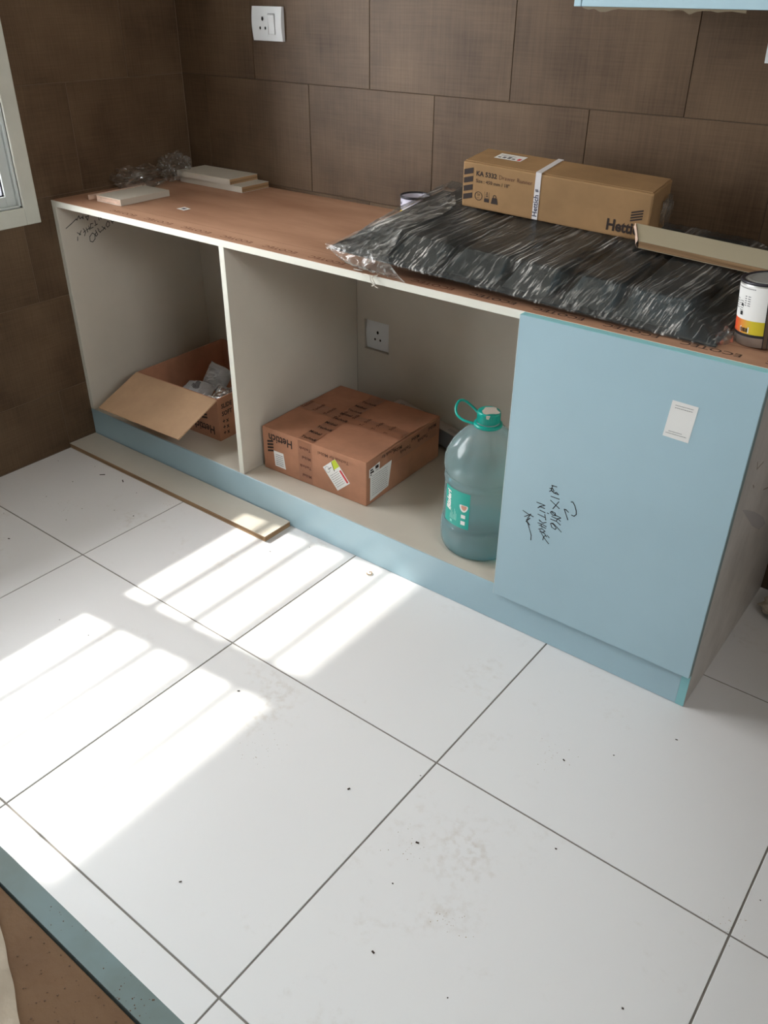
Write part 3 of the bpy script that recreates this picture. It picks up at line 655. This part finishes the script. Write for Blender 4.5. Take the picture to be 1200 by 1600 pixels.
# ------------------------------------------------------------------ small open tin behind the wrap
tn = thing('paint_tin', 'small open white tin with dark rim behind the plastic wrap', 'tin', (.798, -.0555, HC+.0005))
lathe('tin_body', [(.0400, 0), (.0415, .002), (.0415, .0600), (.0395, .0600), (.0395, .0400), (.0, .0400)], M_lilac, tn, cap=False)
lathe('rim', [(.0412, .0575), (.0436, .0585), (.0436, .0630), (.0420, .0645), (.0398, .0625), (.0398, .0585)], M_tind, tn, cap=False)
lathe('label', [(.0417, .004), (.0419, .0045), (.0419, .026), (.0417, .0265)], M_yellow, tn, cap=False)
for q in range(3):
    a = -2.35+.11*q
    flat('small_print', quads([rect(-.0014, 0, .0014, .007)]), (.0422*math.cos(a), .0422*math.sin(a), .041), (-math.sin(a), math.cos(a), 0), Z, M_navy, tn)

# ------------------------------------------------------------------ adhesive tin at the right end
cn = thing('adhesive_tin', 'white tin with orange and yellow band at right end of counter', 'tin', (1.8705, -.4320, HC+.0025), rot=(0, -.10, 0))
R0 = .0535
lathe('tin_body', [(R0-.003, .0), (R0, .002), (R0, .113), (R0-.002, .114)], M_tin, cn)
lathe('rim', [(R0, .1105), (R0+.0016, .112), (R0+.0016, .1150), (R0-.001, .1162), (R0-.006, .1150), (R0-.007, .1110)], M_tind, cn, cap=False)
lathe('lid', [(R0-.007, .1120), (R0-.012, .1150), (R0-.016, .1150), (R0-.019, .1115), (R0-.022, .1115), (.002, .1125)], M_tin, cn)
def arc(name, r, a0, a1, z0, z1, m, par, n=16):
    vs = []; fs = []
    for i in range(n+1):
        a = a0+(a1-a0)*i/n
        vs += [(r*math.cos(a), r*math.sin(a), z0), (r*math.cos(a), r*math.sin(a), z1)]
    for i in range(n): fs.append((2*i, 2*i+2, 2*i+3, 2*i+1))
    return mesh(name, vs, fs, m, par, True)
A0, A1 = -PI-.2, -PI/2+.18
lbl = arc('label', R0+.0004, A0, A1, .048, .108, M_white, cn)
M_oy = mat('orange_to_yellow_label', (222, 98, 42), .5); nt, b = nodes_of(M_oy)
tc = nt.nodes.new('ShaderNodeTexCoord'); sx_ = nt.nodes.new('ShaderNodeSeparateXYZ'); rp = nt.nodes.new('ShaderNodeValToRGB'); mr = nt.nodes.new('ShaderNodeMapRange')
nt.links.new(tc.outputs['Object'], sx_.inputs[0]); nt.links.new(sx_.outputs[0], mr.inputs[0]); mr.inputs[1].default_value = -.05; mr.inputs[2].default_value = 0
rp.color_ramp.elements[0].color = lin((226, 84, 44)); rp.color_ramp.elements[1].color = lin((206, 186, 40)); rp.color_ramp.elements[0].position = .1; rp.color_ramp.elements[1].position = .75
nt.links.new(mr.outputs[0], rp.inputs[0]); nt.links.new(rp.outputs[0], b.inputs['Base Color'])
arc('label_band', R0+.0004, A0, A1, .0235, .048, M_oy, cn)
arc('label_band', R0+.0004, A0, A1, .0185, .0235, M_tind, cn)
arc('label_band', R0+.0004, -PI/2+.50, -.2, .0185, .0235, M_tind, cn); arc('label_band', R0+.0004, -PI/2+.50, -.2, .0235, .05, M_orange, cn); arc('label', R0+.0004, -PI/2+.5, -.2, .05, .108, M_white, cn)
for da, m_, w2 in ((.18, M_tind, .030), (.21, M_seam, .11), (.32, M_tind, .025), (.345, M_seam, .12), (.465, M_tind, .035)):
    arc('seam', R0+.0010, -PI/2+da, -PI/2+da+w2, .001, .1105, m_, cn, 4)
def oncyl(name, g, r, a, z, m, par, flip=1):
    vs = [(r*math.cos(a+flip*x/r), r*math.sin(a+flip*x/r), z+y) for x, y in g[0]]
    return mesh(name, vs, g[1], m, par)
bc = []; x = 0
while x < .017:
    w1 = rnd.choice((.0005, .0008, .0012)); bc.append(rect(x, 0, x+w1, .0075)); x += w1+rnd.choice((.0005, .0009))
oncyl('barcode_patch', quads([rect(-.001, -.001, .019, .0095)]), R0+.0007, -2.25, .0265, M_white, cn)
oncyl('barcode', quads(bc), R0+.0009, -2.25, .0265, M_hole, cn)
sm = [rect(-.022+.0035*q, .046, -.0195+.0035*q, .0475) for q in range(14)]
for q in range(5): sm += [rect(-.022, .024-.004*q, -.013+.002*(q % 3), .0256-.004*q), rect(.005, .032-.004*q, .018, .0335-.004*q), rect(-.008, .022-.004*q, .002, .0232-.004*q)]
oncyl('small_print', quads(sm), R0+.0007, -2.3, .057, M_text, cn)
oncyl('pictogram', quads([rect(-.004, 0, .003, .007), [(-.004, .018), (.003, .015), (.003, .019), (-.001, .022)]]), R0+.0009, -2.3, .055, M_hole, cn)
bm = bmesh.new(); add_box(bm, (-.010, -.030, .1155), (.055, -.020, .1165), 0); o = bmobj('torn_strip', bm, M_corep, cn); o.rotation_euler = (0, 0, .7)

# ------------------------------------------------------------------ brown carton in the middle compartment
ZS = .1104
FM = frame((.5725, -.4890, ZS), .030)
mb = thing('carton', 'closed reddish brown carton with labels in the middle compartment', 'box', M=FM)
L, Wd, Hh = .386, .372, .1375
bmobj('carton_body', carton_shell(L, Wd, Hh, bev=.003), M_kraft2, mb)
def flapmesh(name, x0, y0, x1, y1, lift, m, par):
    vs, fs = [], []; n = 10
    for j in range(n+1):
        for i in range(n+1):
            u, v = i/n, j/n; x, y = x0+(x1-x0)*u, y0+(y1-y0)*v
            vs.append((x, y, Hh+.0015+lift(u, v)))
    k = len(vs)
    vs += [(x, y, z-.003) for x, y, z in vs]
    for j in range(n):
        for i in range(n):
            a = j*(n+1)+i; fs.append((a, a+1, a+n+2, a+n+1)); fs.append((k+a, k+a+n+1, k+a+n+2, k+a+1))
    for i in range(n):
        fs.append((i, k+i, k+i+1, i+1)); a = n*(n+1)+i; fs.append((a, a+1, k+a+1, k+a))
        a = i*(n+1); fs.append((a, a+n+1, k+a+n+1, k+a)); a = i*(n+1)+n; fs.append((a, k+a, k+a+n+1, a+n+1))
    return mesh(name, vs, fs, m, par)
flapmesh('flap', .002, .001, L-.001, Wd*.5-.001, lambda u, v: .006*u*v*(1-.3*v)+.002*v+.0016*noise.noise(Vector((u*5, v*4, 1))), M_kraft2, mb)
flapmesh('flap', .002, Wd*.5+.001, L-.001, Wd-.001, lambda u, v: .007*(1-v)*u-.0005+.0016*noise.noise(Vector((u*5, v*4, 7)))+.002*(1-v), M_kraft2, mb)
# printed tape along the flap seam and across
def drape(name, g, par, m, lift=.0020):
    o, ys = [], None
    def h(x, y):
        u = (x-.002)/(L-.003)
        if y < Wd*.5: v = y/(Wd*.5); return .006*u*v*(1-.3*v)+.002*v+.0016*noise.noise(Vector((u*5, v*4, 1)))
        v = (y-Wd*.5)/(Wd*.5); return .007*(1-v)*u-.0005+.0016*noise.noise(Vector((u*5, v*4, 7)))+.002*(1-v)
    return mesh(name, [(x, y, Hh+.0016+lift+h(x, y)) for x, y in g[0]], g[1], m, par)
def strip(x0, y0, x1, y1, n=24, m_=2):
    vs = [(x0+(x1-x0)*i/n, y0+(y1-y0)*j/m_) for j in range(m_+1) for i in range(n+1)]
    return vs, [(j*(n+1)+i, j*(n+1)+i+1, (j+1)*(n+1)+i+1, (j+1)*(n+1)+i) for j in range(m_) for i in range(n)]
tp = drape('tape', strip(.004, Wd*.5-.026, L-.004, Wd*.5+.026), mb, M_tape, .0012)
for q in range(8):
    drape('tape_lettering', shift(rot2(glyphs('Technik', .017, .0003), PI/2), .02+.045*q, Wd*.5-.022), tp, M_printt, .0020)
tp2 = drape('tape', strip(L*.36, .004, L*.36+.052, Wd-.004, 3, 24), mb, M_tape, .0016)
for q in range(9):
    drape('tape_lettering', shift(glyphs('Möbel' if q % 2 else 'Technik', .017, .0003), L*.36+.001, .012+.036*q), tp2, M_print, .0024)
# tape running down the front
tf = flat('tape', quads([rect(L*.36, .004, L*.36+.052, Hh-.002)]), (0, 0, 0), X, Z, M_tape, mb, .0004)
for q in range(4):
    flat('tape_lettering', rot2(glyphs(('Möbel', 'Technik', 'Möbel', 'Technik')[q], .0135, .0003), PI), (L*.36+.048, 0, .030+.029*q), X, Z, M_printt, tf, .0007)
flat('lettering', rot2(glyphs('Technik für Möbel', .0150, .0001), PI), (.325, 0, .122), X, Z, M_printt, mb, .0005)
flat('lettering', rot2(glyphs('Hettich', .036, .0008, sx=.86), PI), (.118, 0, .122), X, Z, M_print, mb, .0005)
flat('printed_bars', bars4(.024, .0062, .0042, .006), (.018, 0, .060), X, Z, M_print, mb, .0005)
l1 = flat('label', ([(.045, .020), (.087, .019), (.080, .070), (.041, .070)], [(0, 1, 2, 3)]), (0, 0, 0), X, Z, M_white, mb, .0005)
ls = []
for q in range(6):
    a = .050
    while a < .079:
        l = rnd.uniform(.002, .006); ls.append(rect(a, .026+.0065*q, min(a+l, .079), .0280+.0065*q)); a += l+.001
flat('small_print', quads(ls), (0, 0, 0), X, Z, M_text, l1, .0008)
l2 = flat('label', rot2(quads([rect(-.030, -.040, .030, .040)]), .72), (.280, 0, .066), X, Z, M_white, mb, .0005)
l2.data.update()
def tl(g, m, e=.0008, nm='label_print'): return flat(nm, rot2(g, .72), (.280, 0, .066), X, Z, m, l2, e)
tl(quads([[(.004, .016), (.0295, .016), (.0295, .0395), (.013, .0395)]]), M_green)
tl(quads([rect(.0195, -.036, .0270, .006)]), M_red)
tl(quads([[(.001, .012), (.004, .012), (.0125, .0395), (.0105, .0395)]]), M_print)
tl(join2(shift(ring(.0085, .0095), -.019, .027), quads([rect(-.016, .025, .0, .0275)])), M_text)
ls = []
for q in range(7):
    a = -.024
    while a < .012:
        l = rnd.uniform(.002, .008); ls.append(rect(a, .006-.0062*q, min(a+l, .014), .0072-.0062*q)); a += l+.0012
tl(quads(ls), M_text, nm='small_print')
# right side labels (side faces +x)
l3 = flat('label', ([(.016, .010), (.104, .020), (.120, .098), (.018, .092)], [(0, 1, 2, 3)]), (L, 0, 0), Y, Z, M_white, mb, .0006)
ls = []
for q in range(10):
    a = .026
    while a < .098:
        l = rnd.uniform(.003, .012); ls.append(rect(a, .024+.0068*q, min(a+l, .100), .0252+.0068*q)); a += l+.0015
flat('small_print', quads(ls), (L, 0, 0), Y, Z, M_text, l3, .0009)
l4 = flat('label', ([(.012, .086), (.060, .092), (.062, .118), (.013, .112)], [(0, 1, 2, 3)]), (L, 0, 0), Y, Z, M_white, mb, .0009)
flat('small_print', quads([rect(.017, .097, .034, .103), rect(.017, .105, .030, .110), rect(.041, .103, .056, .113), rect(.017, .091, .024, .094), rect(.042, .097, .056, .0985)]), (L, 0, 0), Y, Z, M_print, l4, .0012)
t3 = flat('tape', quads([rect(.10, Hh-.055, Wd-.005, Hh-.003)]), (L, 0, 0), Y, Z, M_tape, mb, .0004)
for q in range(5):
    flat('tape_lettering', rot2(glyphs('Technik' if q % 2 else 'Möbel', .017, .0003), PI), (L, .17+.045*q, Hh-.012-.016*(q % 2)), Y, Z, M_print, t3, .0007)
flat('lettering', rot2(glyphs('Technik für', .015, .0002), PI), (L, .14, Hh-.006), Y, Z, M_print, mb, .0007)

# ------------------------------------------------------------------ open carton in the left compartment
FO = frame((-.0300, -.4680, ZS), .032)
ob = thing('carton', 'open brown carton with front flap folded out in the left compartment', 'box', M=FO)
L, Wd, Hh, th = .373, .392, .1445, .004
bm = bmesh.new()
add_box(bm, (0, 0, 0), (L, th, Hh)); add_box(bm, (0, Wd-th, 0), (L, Wd, Hh)); add_box(bm, (0, th, 0), (th, Wd-th, Hh)); add_box(bm, (L-th, th, 0), (L, Wd-th, Hh)); add_box(bm, (th, th, 0), (L-th, Wd-th, th))
bmobj('carton_body', bm, M_kraft2, ob)
def panel(name, p, u, v, t, m, par):
    p, u, v = Vector(p), Vector(u), Vector(v); nn = u.cross(v).normalized()*t
    vs = [p, p+u, p+u+v, p+v]; vs += [q-nn for q in vs]
    return mesh(name, vs, [(0, 1, 2, 3), (7, 6, 5, 4), (4, 5, 1, 0), (5, 6, 2, 1), (6, 7, 3, 2), (7, 4, 0, 3)], m, par)
fl = panel('flap', (-.002, -.0005, Hh), (.0, -.169, -.0675), (.376, 0, 0), .004, M_kraftin, ob)
flat('lettering', rot2(glyphs('Hettich', .040, .0008, sx=.84), PI), (.352, 0, .045), X, Z, M_print, ob, .0005)
flat('printed_bars', bars4(.026, .0062, .0042, .004), (.296, 0, .062), X, Z, M_print, ob, .0005)
for q, (s, z) in enumerate((('SLIDE', .108), ('SOFT', .082), ('+ x', .056), ('+ x', .036), ('+ x', .016))):
    flat('lettering', glyphs(s, .021, .0007, sx=.9), (L, .016, z), Y, Z, M_print, ob, .0005)
l5 = flat('label', quads([rect(.070, .016, .130, .066)]), (L, 0, 0), Y, Z, M_white, ob, .0006)
flat('small_print', quads([rect(.074, .022+.007*q, .122, .0245+.007*q) for q in range(6)]), (L, 0, 0), Y, Z, M_text, l5, .0009)
# pouches and foil bags inside
def pouch(name, label, m, c, w_, h_, rot, seed, kids=None):
    t = thing(name, label, 'pouch', M=FO @ Matrix.Translation(c) @ Matrix.Rotation(rot[2], 4, 'Z') @ Matrix.Rotation(rot[0], 4, 'X') @ Matrix.Rotation(rot[1], 4, 'Y'))
    n = 14; vs, fs = [], []
    for s in (1, -1):
        for j in range(n+1):
            for i in range(n+1):
                u, v = i/n*2-1, j/n*2-1
                puff = (1-u**4)*(1-v**4)*.016
                k = noise.noise(Vector((u*2.2+seed, v*2.2, s)))*.012+noise.noise(Vector((u*5+seed, v*5, s*3)))*.006
                vs.append((u*w_/2*(1+.06*noise.noise(Vector((v*2, seed, 0)))), v*h_/2*(1+.06*noise.noise(Vector((u*2, seed, 5)))), s*puff+k*(.3+.7*(1-max(abs(u), abs(v))))+.01*math.sin(u*2+seed)))
    N1 = (n+1)**2
    for s in (0, 1):
        for j in range(n):
            for i in range(n):
                a = s*N1+j*(n+1)+i; q = (a, a+1, a+n+2, a+n+1); fs.append(q if s == 0 else q[::-1])
    mesh('pouch_film', vs, fs, m, t)
    if kids:
        mesh('printed_panel', [(x*.5, y*.5+.01, z+.0035) for x, y, z in vs[:N1]], [f for f in fs if max(f) < N1], kids, t)
    return t
pouch('hardware_pouch', 'grey printed plastic pouch at left inside the open carton', M_pouch, (.165, .100, .082), .115, .085, (.35, .1, .15), 1.1, M_text)
pouch('hardware_pouch', 'grey pouch standing upright at the back inside the open carton', M_pouch, (.150, .215, .090), .095, .085, (1.0, .25, -.3), 2.7)
pouch('hardware_pouch', 'shiny silver foil pouch in the middle inside the open carton', M_foil, (.272, .135, .088), .085, .080, (.35, -.2, .3), 4.4)
pouch('hardware_pouch', 'white pouch nearest the front right corner inside the open carton', M_white, (.262, .048, .094), .080, .052, (.5, .1, -.3), 6.2, M_pouch)
pouch('hardware_pouch', 'silver white pouch against the right side inside the open carton', M_pouch, (.338, .150, .108), .055, .085, (.2, 1.1, .2), 8.9)

# ------------------------------------------------------------------ flat white carton behind the brown one
FW = frame((.728, -.0680, .1668), 0, -.187, 0)
wbx = thing('flat_carton', 'long slim white carton leaning slanted behind the brown carton', 'box', M=FW)
bm = carton_shell(.300, .042, .056, bev=.0012, seg=1)
M_wc = mat('dull_white_card', (196, 190, 184), .6, var=.06, vscale=(9, 9, 9))
bmobj('carton_body', bm, M_wc, wbx)
flat('small_print', join2(shift(glyphs('DRAWER', .013, .0002), .020, .012), shift(glyphs('SLIDE SET', .011, .0002), .085, .012), shift(quads([rect(0, 0, .045, .0016), rect(0, .005, .05, .0066), rect(0, .010, .038, .0116)]), .21, .012)), (0, 0, .056), X, Y, M_text, wbx, .0005)
flat('painted_shade', quads([rect(.002, .002, .298, .054)]), (0, 0, 0), X, Z, mat('shade_grey_card', (122, 122, 122), .6), wbx, .0004)  # front face of the white card greyed over, its shade painted in

# ------------------------------------------------------------------ big water bottle
BX, BY = 1.300, -.430
bt = thing('water_bottle', 'large clear water bottle with turquoise cap and label beside the blue door', 'bottle', (BX, BY, ZS))
def petmat(name, c, haze):
    m = bpy.data.materials.new(name); m.use_nodes = True; nt = m.node_tree; N, L_ = nt.nodes, nt.links; N.remove(N['Principled BSDF'])
    t = N.new('ShaderNodeBsdfTransparent'); t.inputs[0].default_value = c
    d = N.new('ShaderNodeBsdfTranslucent'); d.inputs[0].default_value = (.74, .93, .95, 1)
    d2 = N.new('ShaderNodeBsdfDiffuse'); d2.inputs[0].default_value = (.74, .93, .95, 1)
    a0_ = N.new('ShaderNodeAddShader'); mx0 = N.new('ShaderNodeMixShader'); mx0.inputs[0].default_value = .5; L_.new(d.outputs[0], mx0.inputs[1]); L_.new(d2.outputs[0], mx0.inputs[2]); N.remove(a0_)
    x = N.new('ShaderNodeMixShader'); x.inputs[0].default_value = haze; L_.new(t.outputs[0], x.inputs[1]); L_.new(mx0.outputs[0], x.inputs[2])
    g = N.new('ShaderNodeBsdfGlossy'); g.inputs['Roughness'].default_value = .06
    fr = N.new('ShaderNodeLayerWeight'); fr.inputs[0].default_value = .2
    ml = N.new('ShaderNodeMath'); ml.operation = 'MULTIPLY_ADD'; ml.inputs[1].default_value = .55; ml.inputs[2].default_value = .02; ml.use_clamp = True; L_.new(fr.outputs['Fresnel'], ml.inputs[0])
    y = N.new('ShaderNodeMixShader'); L_.new(ml.outputs[0], y.inputs[0]); L_.new(x.outputs[0], y.inputs[1]); L_.new(g.outputs[0], y.inputs[2])
    L_.new(y.outputs[0], N['Material Output'].inputs[0]); return m
M_pet = petmat('clear_bluish_plastic', (.93, .985, .99, 1), .30)
M_water = glass_mat('bluish_water', (.76, .95, .98, 1), .05, .02); M_base = petmat('thick_blue_plastic', (.30, .78, .90, 1), .30)
PROF = [(.070, .002), (.088, .000), (.096, .008), (.1015, .022), (.1030, .045), (.1030, .066), (.1010, .078), (.0965, .084), (.0965, .088), (.0985, .094), (.0975, .100), (.0970, .150), (.0975, .196), (.0990, .200), (.0985, .205), (.0950, .211), (.0950, .216), (.0990, .222), (.1010, .235), (.1005, .252), (.0965, .268), (.0880, .286), (.0740, .305), (.0580, .322), (.0430, .335), (.0330, .342), (.0290, .345), (.0280, .352)]
def bottle_body():
    n = 72; vs, fs = [], []
    prof = []
    for (a, za), (b_, zb) in zip(PROF, PROF[1:]):
        for q in range(2): prof.append((a+(b_-a)*q/2, za+(zb-za)*q/2))
    prof.append(PROF[-1])
    for r, z in prof:
        for k_ in range(n):
            a = 2*PI*k_/n; rr = r
            if .245 < z < .330:      # moulded flutes on the shoulder
                w_ = math.sin(PI*(z-.245)/.085)
                rr -= .0060*w_*max(0, math.cos(9*a+.6))**8
            vs.append((rr*math.cos(a), rr*math.sin(a), z))
    for i in range(len(prof)-1):
        for k_ in range(n):
            k2 = (k_+1) % n; fs.append((i*n+k_, i*n+k2, (i+1)*n+k2, (i+1)*n+k_))
    fs.append(tuple(range(n-1, -1, -1)))
    return vs, fs
vs, fs = bottle_body(); bb = mesh('bottle_body', vs, fs, M_pet, bt, True)
WL = .236
lathe('water', [(max(r-.0025, .001), z+.003) for r, z in PROF if z < WL-.004]+[(.0975, WL)], M_water, bt, 56)
lathe('bottle_base', [(.060, .004), (.084, .0045), (.0915, .012), (.0965, .026), (.0985, .045), (.0980, .052)], M_base, bt, 56, cap=False)
cp = lathe('cap', [(.0272, .3505), (.0280, .3520), (.0280, .3760), (.0268, .3790), (.0245, .3800), (.001, .3802)], M_cap, bt, 40)
bm = bmesh.new()
for k_ in range(40):
    a = 2*PI*k_/40; M4 = Matrix.Rotation(a, 4, 'Z'); add_box(bm, (.0278, -.0008, .3530), (.0287, .0008, .3745), 0, M4)
bmobj('cap_ribs', bm, M_cap, cp)
pts = [(.021*math.cos(t)*(1+.22*math.sin(3*t+1)), .021*math.sin(t)*(1+.2*math.cos(4*t))) for t in [2*PI*k/18 for k in range(18)]]
flat('seal_remains', (pts, [tuple(range(18))]), (.004, -.002, .3802), X, Y, M_chalk, cp, .0004)
oncyl('seal_remains', quads([[(-.004, -.009), (.002, -.010), (.005, 0), (-.005, 0)]]), .0290, -1.1, .3785, M_chalk, cp)
lathe('neck_ring', [(.0285, .3395), (.0345, .3405), (.0355, .3440), (.0345, .3475), (.0310, .3490), (.0285, .3490)], M_cap, bt, 40, cap=False)
hd = [(-.0290, .018, .3460), (-.056, .024, .3600), (-.082, .021, .3740), (-.0905, .008, .3760), (-.0890, -.008, .3660), (-.078, -.020, .3540), (-.055, -.024, .3460), (-.0285, -.0185, .3430)]
tube('handle', hd, .0033, M_cap, bt, 8, 6)
# label on the straight wall
LA0, LA1 = -2.17, -1.34
lab = arc('label', .0990, LA0, LA1, .094, .196, M_teal, bt, 20)
def ol(nm, g, a, z, m): return oncyl(nm, g, .0996, a, z, m, lab)
ol('lettering', rot2(glyphs('Bisleri', .0225, .0009, shear=.2), PI/2), -1.93, .130, M_white)
ol('picture', shift(([(.012*math.cos(t), .010*math.sin(t)+.003*math.cos(2*t)) for t in [2*PI*k/20 for k in range(20)]], [tuple(range(20))]), 0, 0), -1.50, .155, M_white)
ol('picture', shift(([(.008*math.cos(t), .0065*math.sin(t)+.002*math.cos(2*t)) for t in [2*PI*k/16 for k in range(16)]], [tuple(range(16))]), .001, .001), -1.50, .155, M_pink)
lab.children[-1].location = (0, 0, 0)
for v in lab.children[-1].data.vertices: v.co = v.co*1.0+Vector((v.co.x, v.co.y, 0))*.004
ol('picture', quads([rect(-.006, -.004, .006, .006)]), -1.50, .128, M_white); ol('picture', quads([rect(-.006, -.005, .006, .006)]), -1.50, .110, M_white)
ol('small_print', quads([rect(-.007+.003*q, -.002, -.0055+.003*q, .012+.006*((q*7) % 4)) for q in range(8)]+[rect(-.006, -.012, .001, -.005)]), -1.86, .112, M_tealt)

# ------------------------------------------------------------------ pale sack on the floor past the end panel
sk = thing('sack', 'pale crumpled sack on the floor behind the end panel', 'sack', (2.030, -.095, .0005))
crumple('sack_body', M_sack, sk, 0, 0, .03, .085, .075, .05, 11, .3)

# ------------------------------------------------------------------ opposite counter in the foreground
M_fedge = mat('dusty_teal_edge_band', (112, 134, 138), .5, var=.12, vscale=(14, 14, 14), dark=(100, 116, 114))
oc = thing('base_cabinet', 'opposite base cabinet with blue doors under the foreground counter', 'cabinet', (0, 0, 0))
box('carcass', (.9, -2.48, .10), (3.19, -1.917, .7795), M_lam, oc)
for q in range(4):
    a = .9+.6*q
    box('cabinet_door', (a+.0015, -1.9140, .10), (min(a+.5985, 3.19), -1.8974, .7990), M_blue, oc, bev=.0006)
    box('edge_band', (a+.0015, -1.9140, .7990), (min(a+.5985, 3.19), -1.8974, .8000), M_fedge, oc, bev=0)
box('toe_kick', (.9, -1.95, .0005), (3.19, -1.935, .0995), M_blue, oc)
oct_ = thing('plywood_counter', 'dusty brown plywood counter in the near left foreground', 'counter', (0, 0, 0))
box('plywood_sheet', (.9, -2.48, .7800), (3.19, -1.9158, .7990), M_plyd, oct_, bev=.0006)
def crumbs(name, cxs, n, m, z, spread, smin, smax, seed, label=None, cat=None):
    r = random.Random(seed); vs, fs = [], []
    for c in cxs:
        for _ in range(n):
            x, y = c[0]+r.gauss(0, spread), c[1]+r.gauss(0, spread); s = r.uniform(smin, smax)
            if not c[2](x, y): continue
            b = len(vs); a = r.uniform(0, 3); h = s*.6
            for k in range(4):
                t = a+k*PI/2; vs.append((x+s*math.cos(t)*r.uniform(.6, 1.3), y+s*math.sin(t)*r.uniform(.6, 1.3), z))
            vs.append((x, y, z+h)); fs += [(b, b+1, b+4), (b+1, b+2, b+4), (b+2, b+3, b+4), (b+3, b, b+4), (b+3, b+2, b+1, b)]
    o = mesh(name, vs, fs, m); return tag(o, label, cat, kind='stuff')
M_plyc = mat('brown_sawdust', (92, 70, 52), .9)
oncnt = lambda x, y: y < -1.918
crumbs('sawdust', [(1.85+.02*q, -1.935-.006*(q % 3), oncnt) for q in range(5)], 26, M_plyc, .7993, .022, .0003, .0010, 3, 'dark sawdust crumbs scattered on the near foreground counter', 'sawdust')
onblu = lambda x, y: -1.9135 < y < -1.898
crumbs('sawdust', [(1.83, -1.907, onblu), (1.90, -1.906, onblu), (1.925, -1.9075, onblu)], 26, M_plyc, .8001, .012, .0002, .0007, 4, 'dark specks on the blue top edge of foreground door', 'sawdust')
# crumpled sheet on it
n = 40; vs, fs = [], []
E0, E1, B0, B1 = Vector((1.775, -1.9185)), Vector((1.905, -1.972)), Vector((1.62, -2.02)), Vector((1.78, -2.16))
for j in range(n+1):
    for i in range(n+1):
        u, v = i/n, j/n
        p = (E0*(1-v)+E1*v)*u+(B0*(1-v)+B1*v)*(1-u)
        k = (1-abs(noise.noise(Vector((u*4, v*4, 2)))))**3*.008+abs(noise.noise(Vector((u*9, v*9, 5))))*.005
        vs.append((p.x+.003*noise.noise(Vector((v*6, 0, 0))), p.y, .7998+k*(1 if u < .98 else .3)))
k0 = len(vs); vs += [(x, y, z-.0006) for x, y, z in vs]
for j in range(n):
    for i in range(n):
        a = j*(n+1)+i; fs.append((a, a+1, a+n+2, a+n+1)); fs.append((k0+a, k0+a+n+1, k0+a+n+2, k0+a+1))
tag(mesh('crumpled_sheet', vs, fs, M_sack, None, True), 'pale crumpled sheet lying on the foreground counter at the picture corner', 'sheet')

# ------------------------------------------------------------------ chips and dust on the floor
CH = [(0.052, -0.7179, .017, .75, 'long dark splinter by the floor board, nearer the left wall', 'splinter'), (0.1378, -0.7027, .014, -.5, 'dark splinter beside the long floor board, farther from left wall', 'splinter'),
      (1.4871, -1.1921, .0055, 1.2, 'dark chip on floor left of the central tile joint crossing', 'chip'), (1.3822, -1.5327, .005, .9, 'dark chip on floor nearest the foreground blue strip', 'chip'),
      (1.6663, -1.2083, .0065, .3, 'dark chip beside the tan dust smudge in the middle of floor', 'chip'), (1.7311, -1.4226, .006, -.2, 'dark chip on floor nearest the bottom edge, left of centre', 'chip'),
      (1.789, -.8619, .0055, -.5, 'dark chip on floor in front of the blue door', 'chip'), (1.1172, -1.1358, .006, .6, 'dark chip on floor at right corner of the sun patch', 'chip'),
      (1.9514, -.6637, .005, .2, 'dark chip on floor near front corner of the end panel', 'chip'), (.1542, -1.1127, .006, .4, 'dark chip on floor at far left edge of the picture', 'chip')]
rc = random.Random(5)
for x, y, l, a, lab_, cat_ in CH:
    wd = rc.uniform(.0022, .0035); bm = bmesh.new(); add_box(bm, (-l/2, -wd/2, 0), (l/2, wd/2, rc.uniform(.0010, .0018)), .0004)
    o = bmobj('wood_splinter' if cat_ == 'splinter' else 'wood_chip', bm, M_chip); o.location = (x, y, .0002); o.rotation_euler = (0, 0, a); tag(o, lab_, cat_)
alw = lambda x, y: True
crumbs('wood_crumbs', [(x, y, alw) for x, y in ((0.0169, -0.8043), (-0.0142, -0.6993), (-0.1439, -0.752), (0.0169, -1.0454), (0.1931, -0.9512), (0.2597, -0.8292), (0.2298, -0.722), (0.1764, -0.886), (0.3315, -0.8139), (0.0319, -0.9093), (0.8574, -0.6089), (0.7864, -0.6937), (0.5829, -1.2352), (0.6898, -1.2288), (1.5804, -1.0783), (1.6815, -1.3032), (1.8641, -0.7878), (1.8756, -1.0617), (2.2079, -0.932), (2.0957, -1.2545), (1.8701, -1.4083))], 1, M_chip, .0002, .001, .0014, .0026, 12, 'dark wood crumbs strewn over the white floor tiles', 'crumbs')
tube('wood_curl', [(1.062, -.606, .0015), (1.070, -.612, .004), (1.078, -.606, .0025), (1.073, -.598, .0045), (1.066, -.600, .002)], .0016, M_dust, None, 5, 4)
tag(bpy.data.objects['wood_curl'], 'curled tan shaving on floor tile in front of plinth', 'shaving')
anyw = lambda x, y: y < -.58 or x > 1.95
crumbs('floor_dust', [(.127, -.90, anyw), (1.276, -1.221, anyw), (1.6615, -1.226, anyw), (1.798, -1.302, anyw), (2.18, -1.011, anyw), (1.76, -.867, anyw), (.35, -.69, anyw)], 26, M_dust, .0002, .020, .0004, .0011, 8, 'fine tan dust crumbs scattered over the white floor tiles', 'dust')

for o in bpy.data.objects:
    if o.name.split('.')[0] in ('small_print', 'barcode', 'handwriting'): o['kind'] = 'stuff'
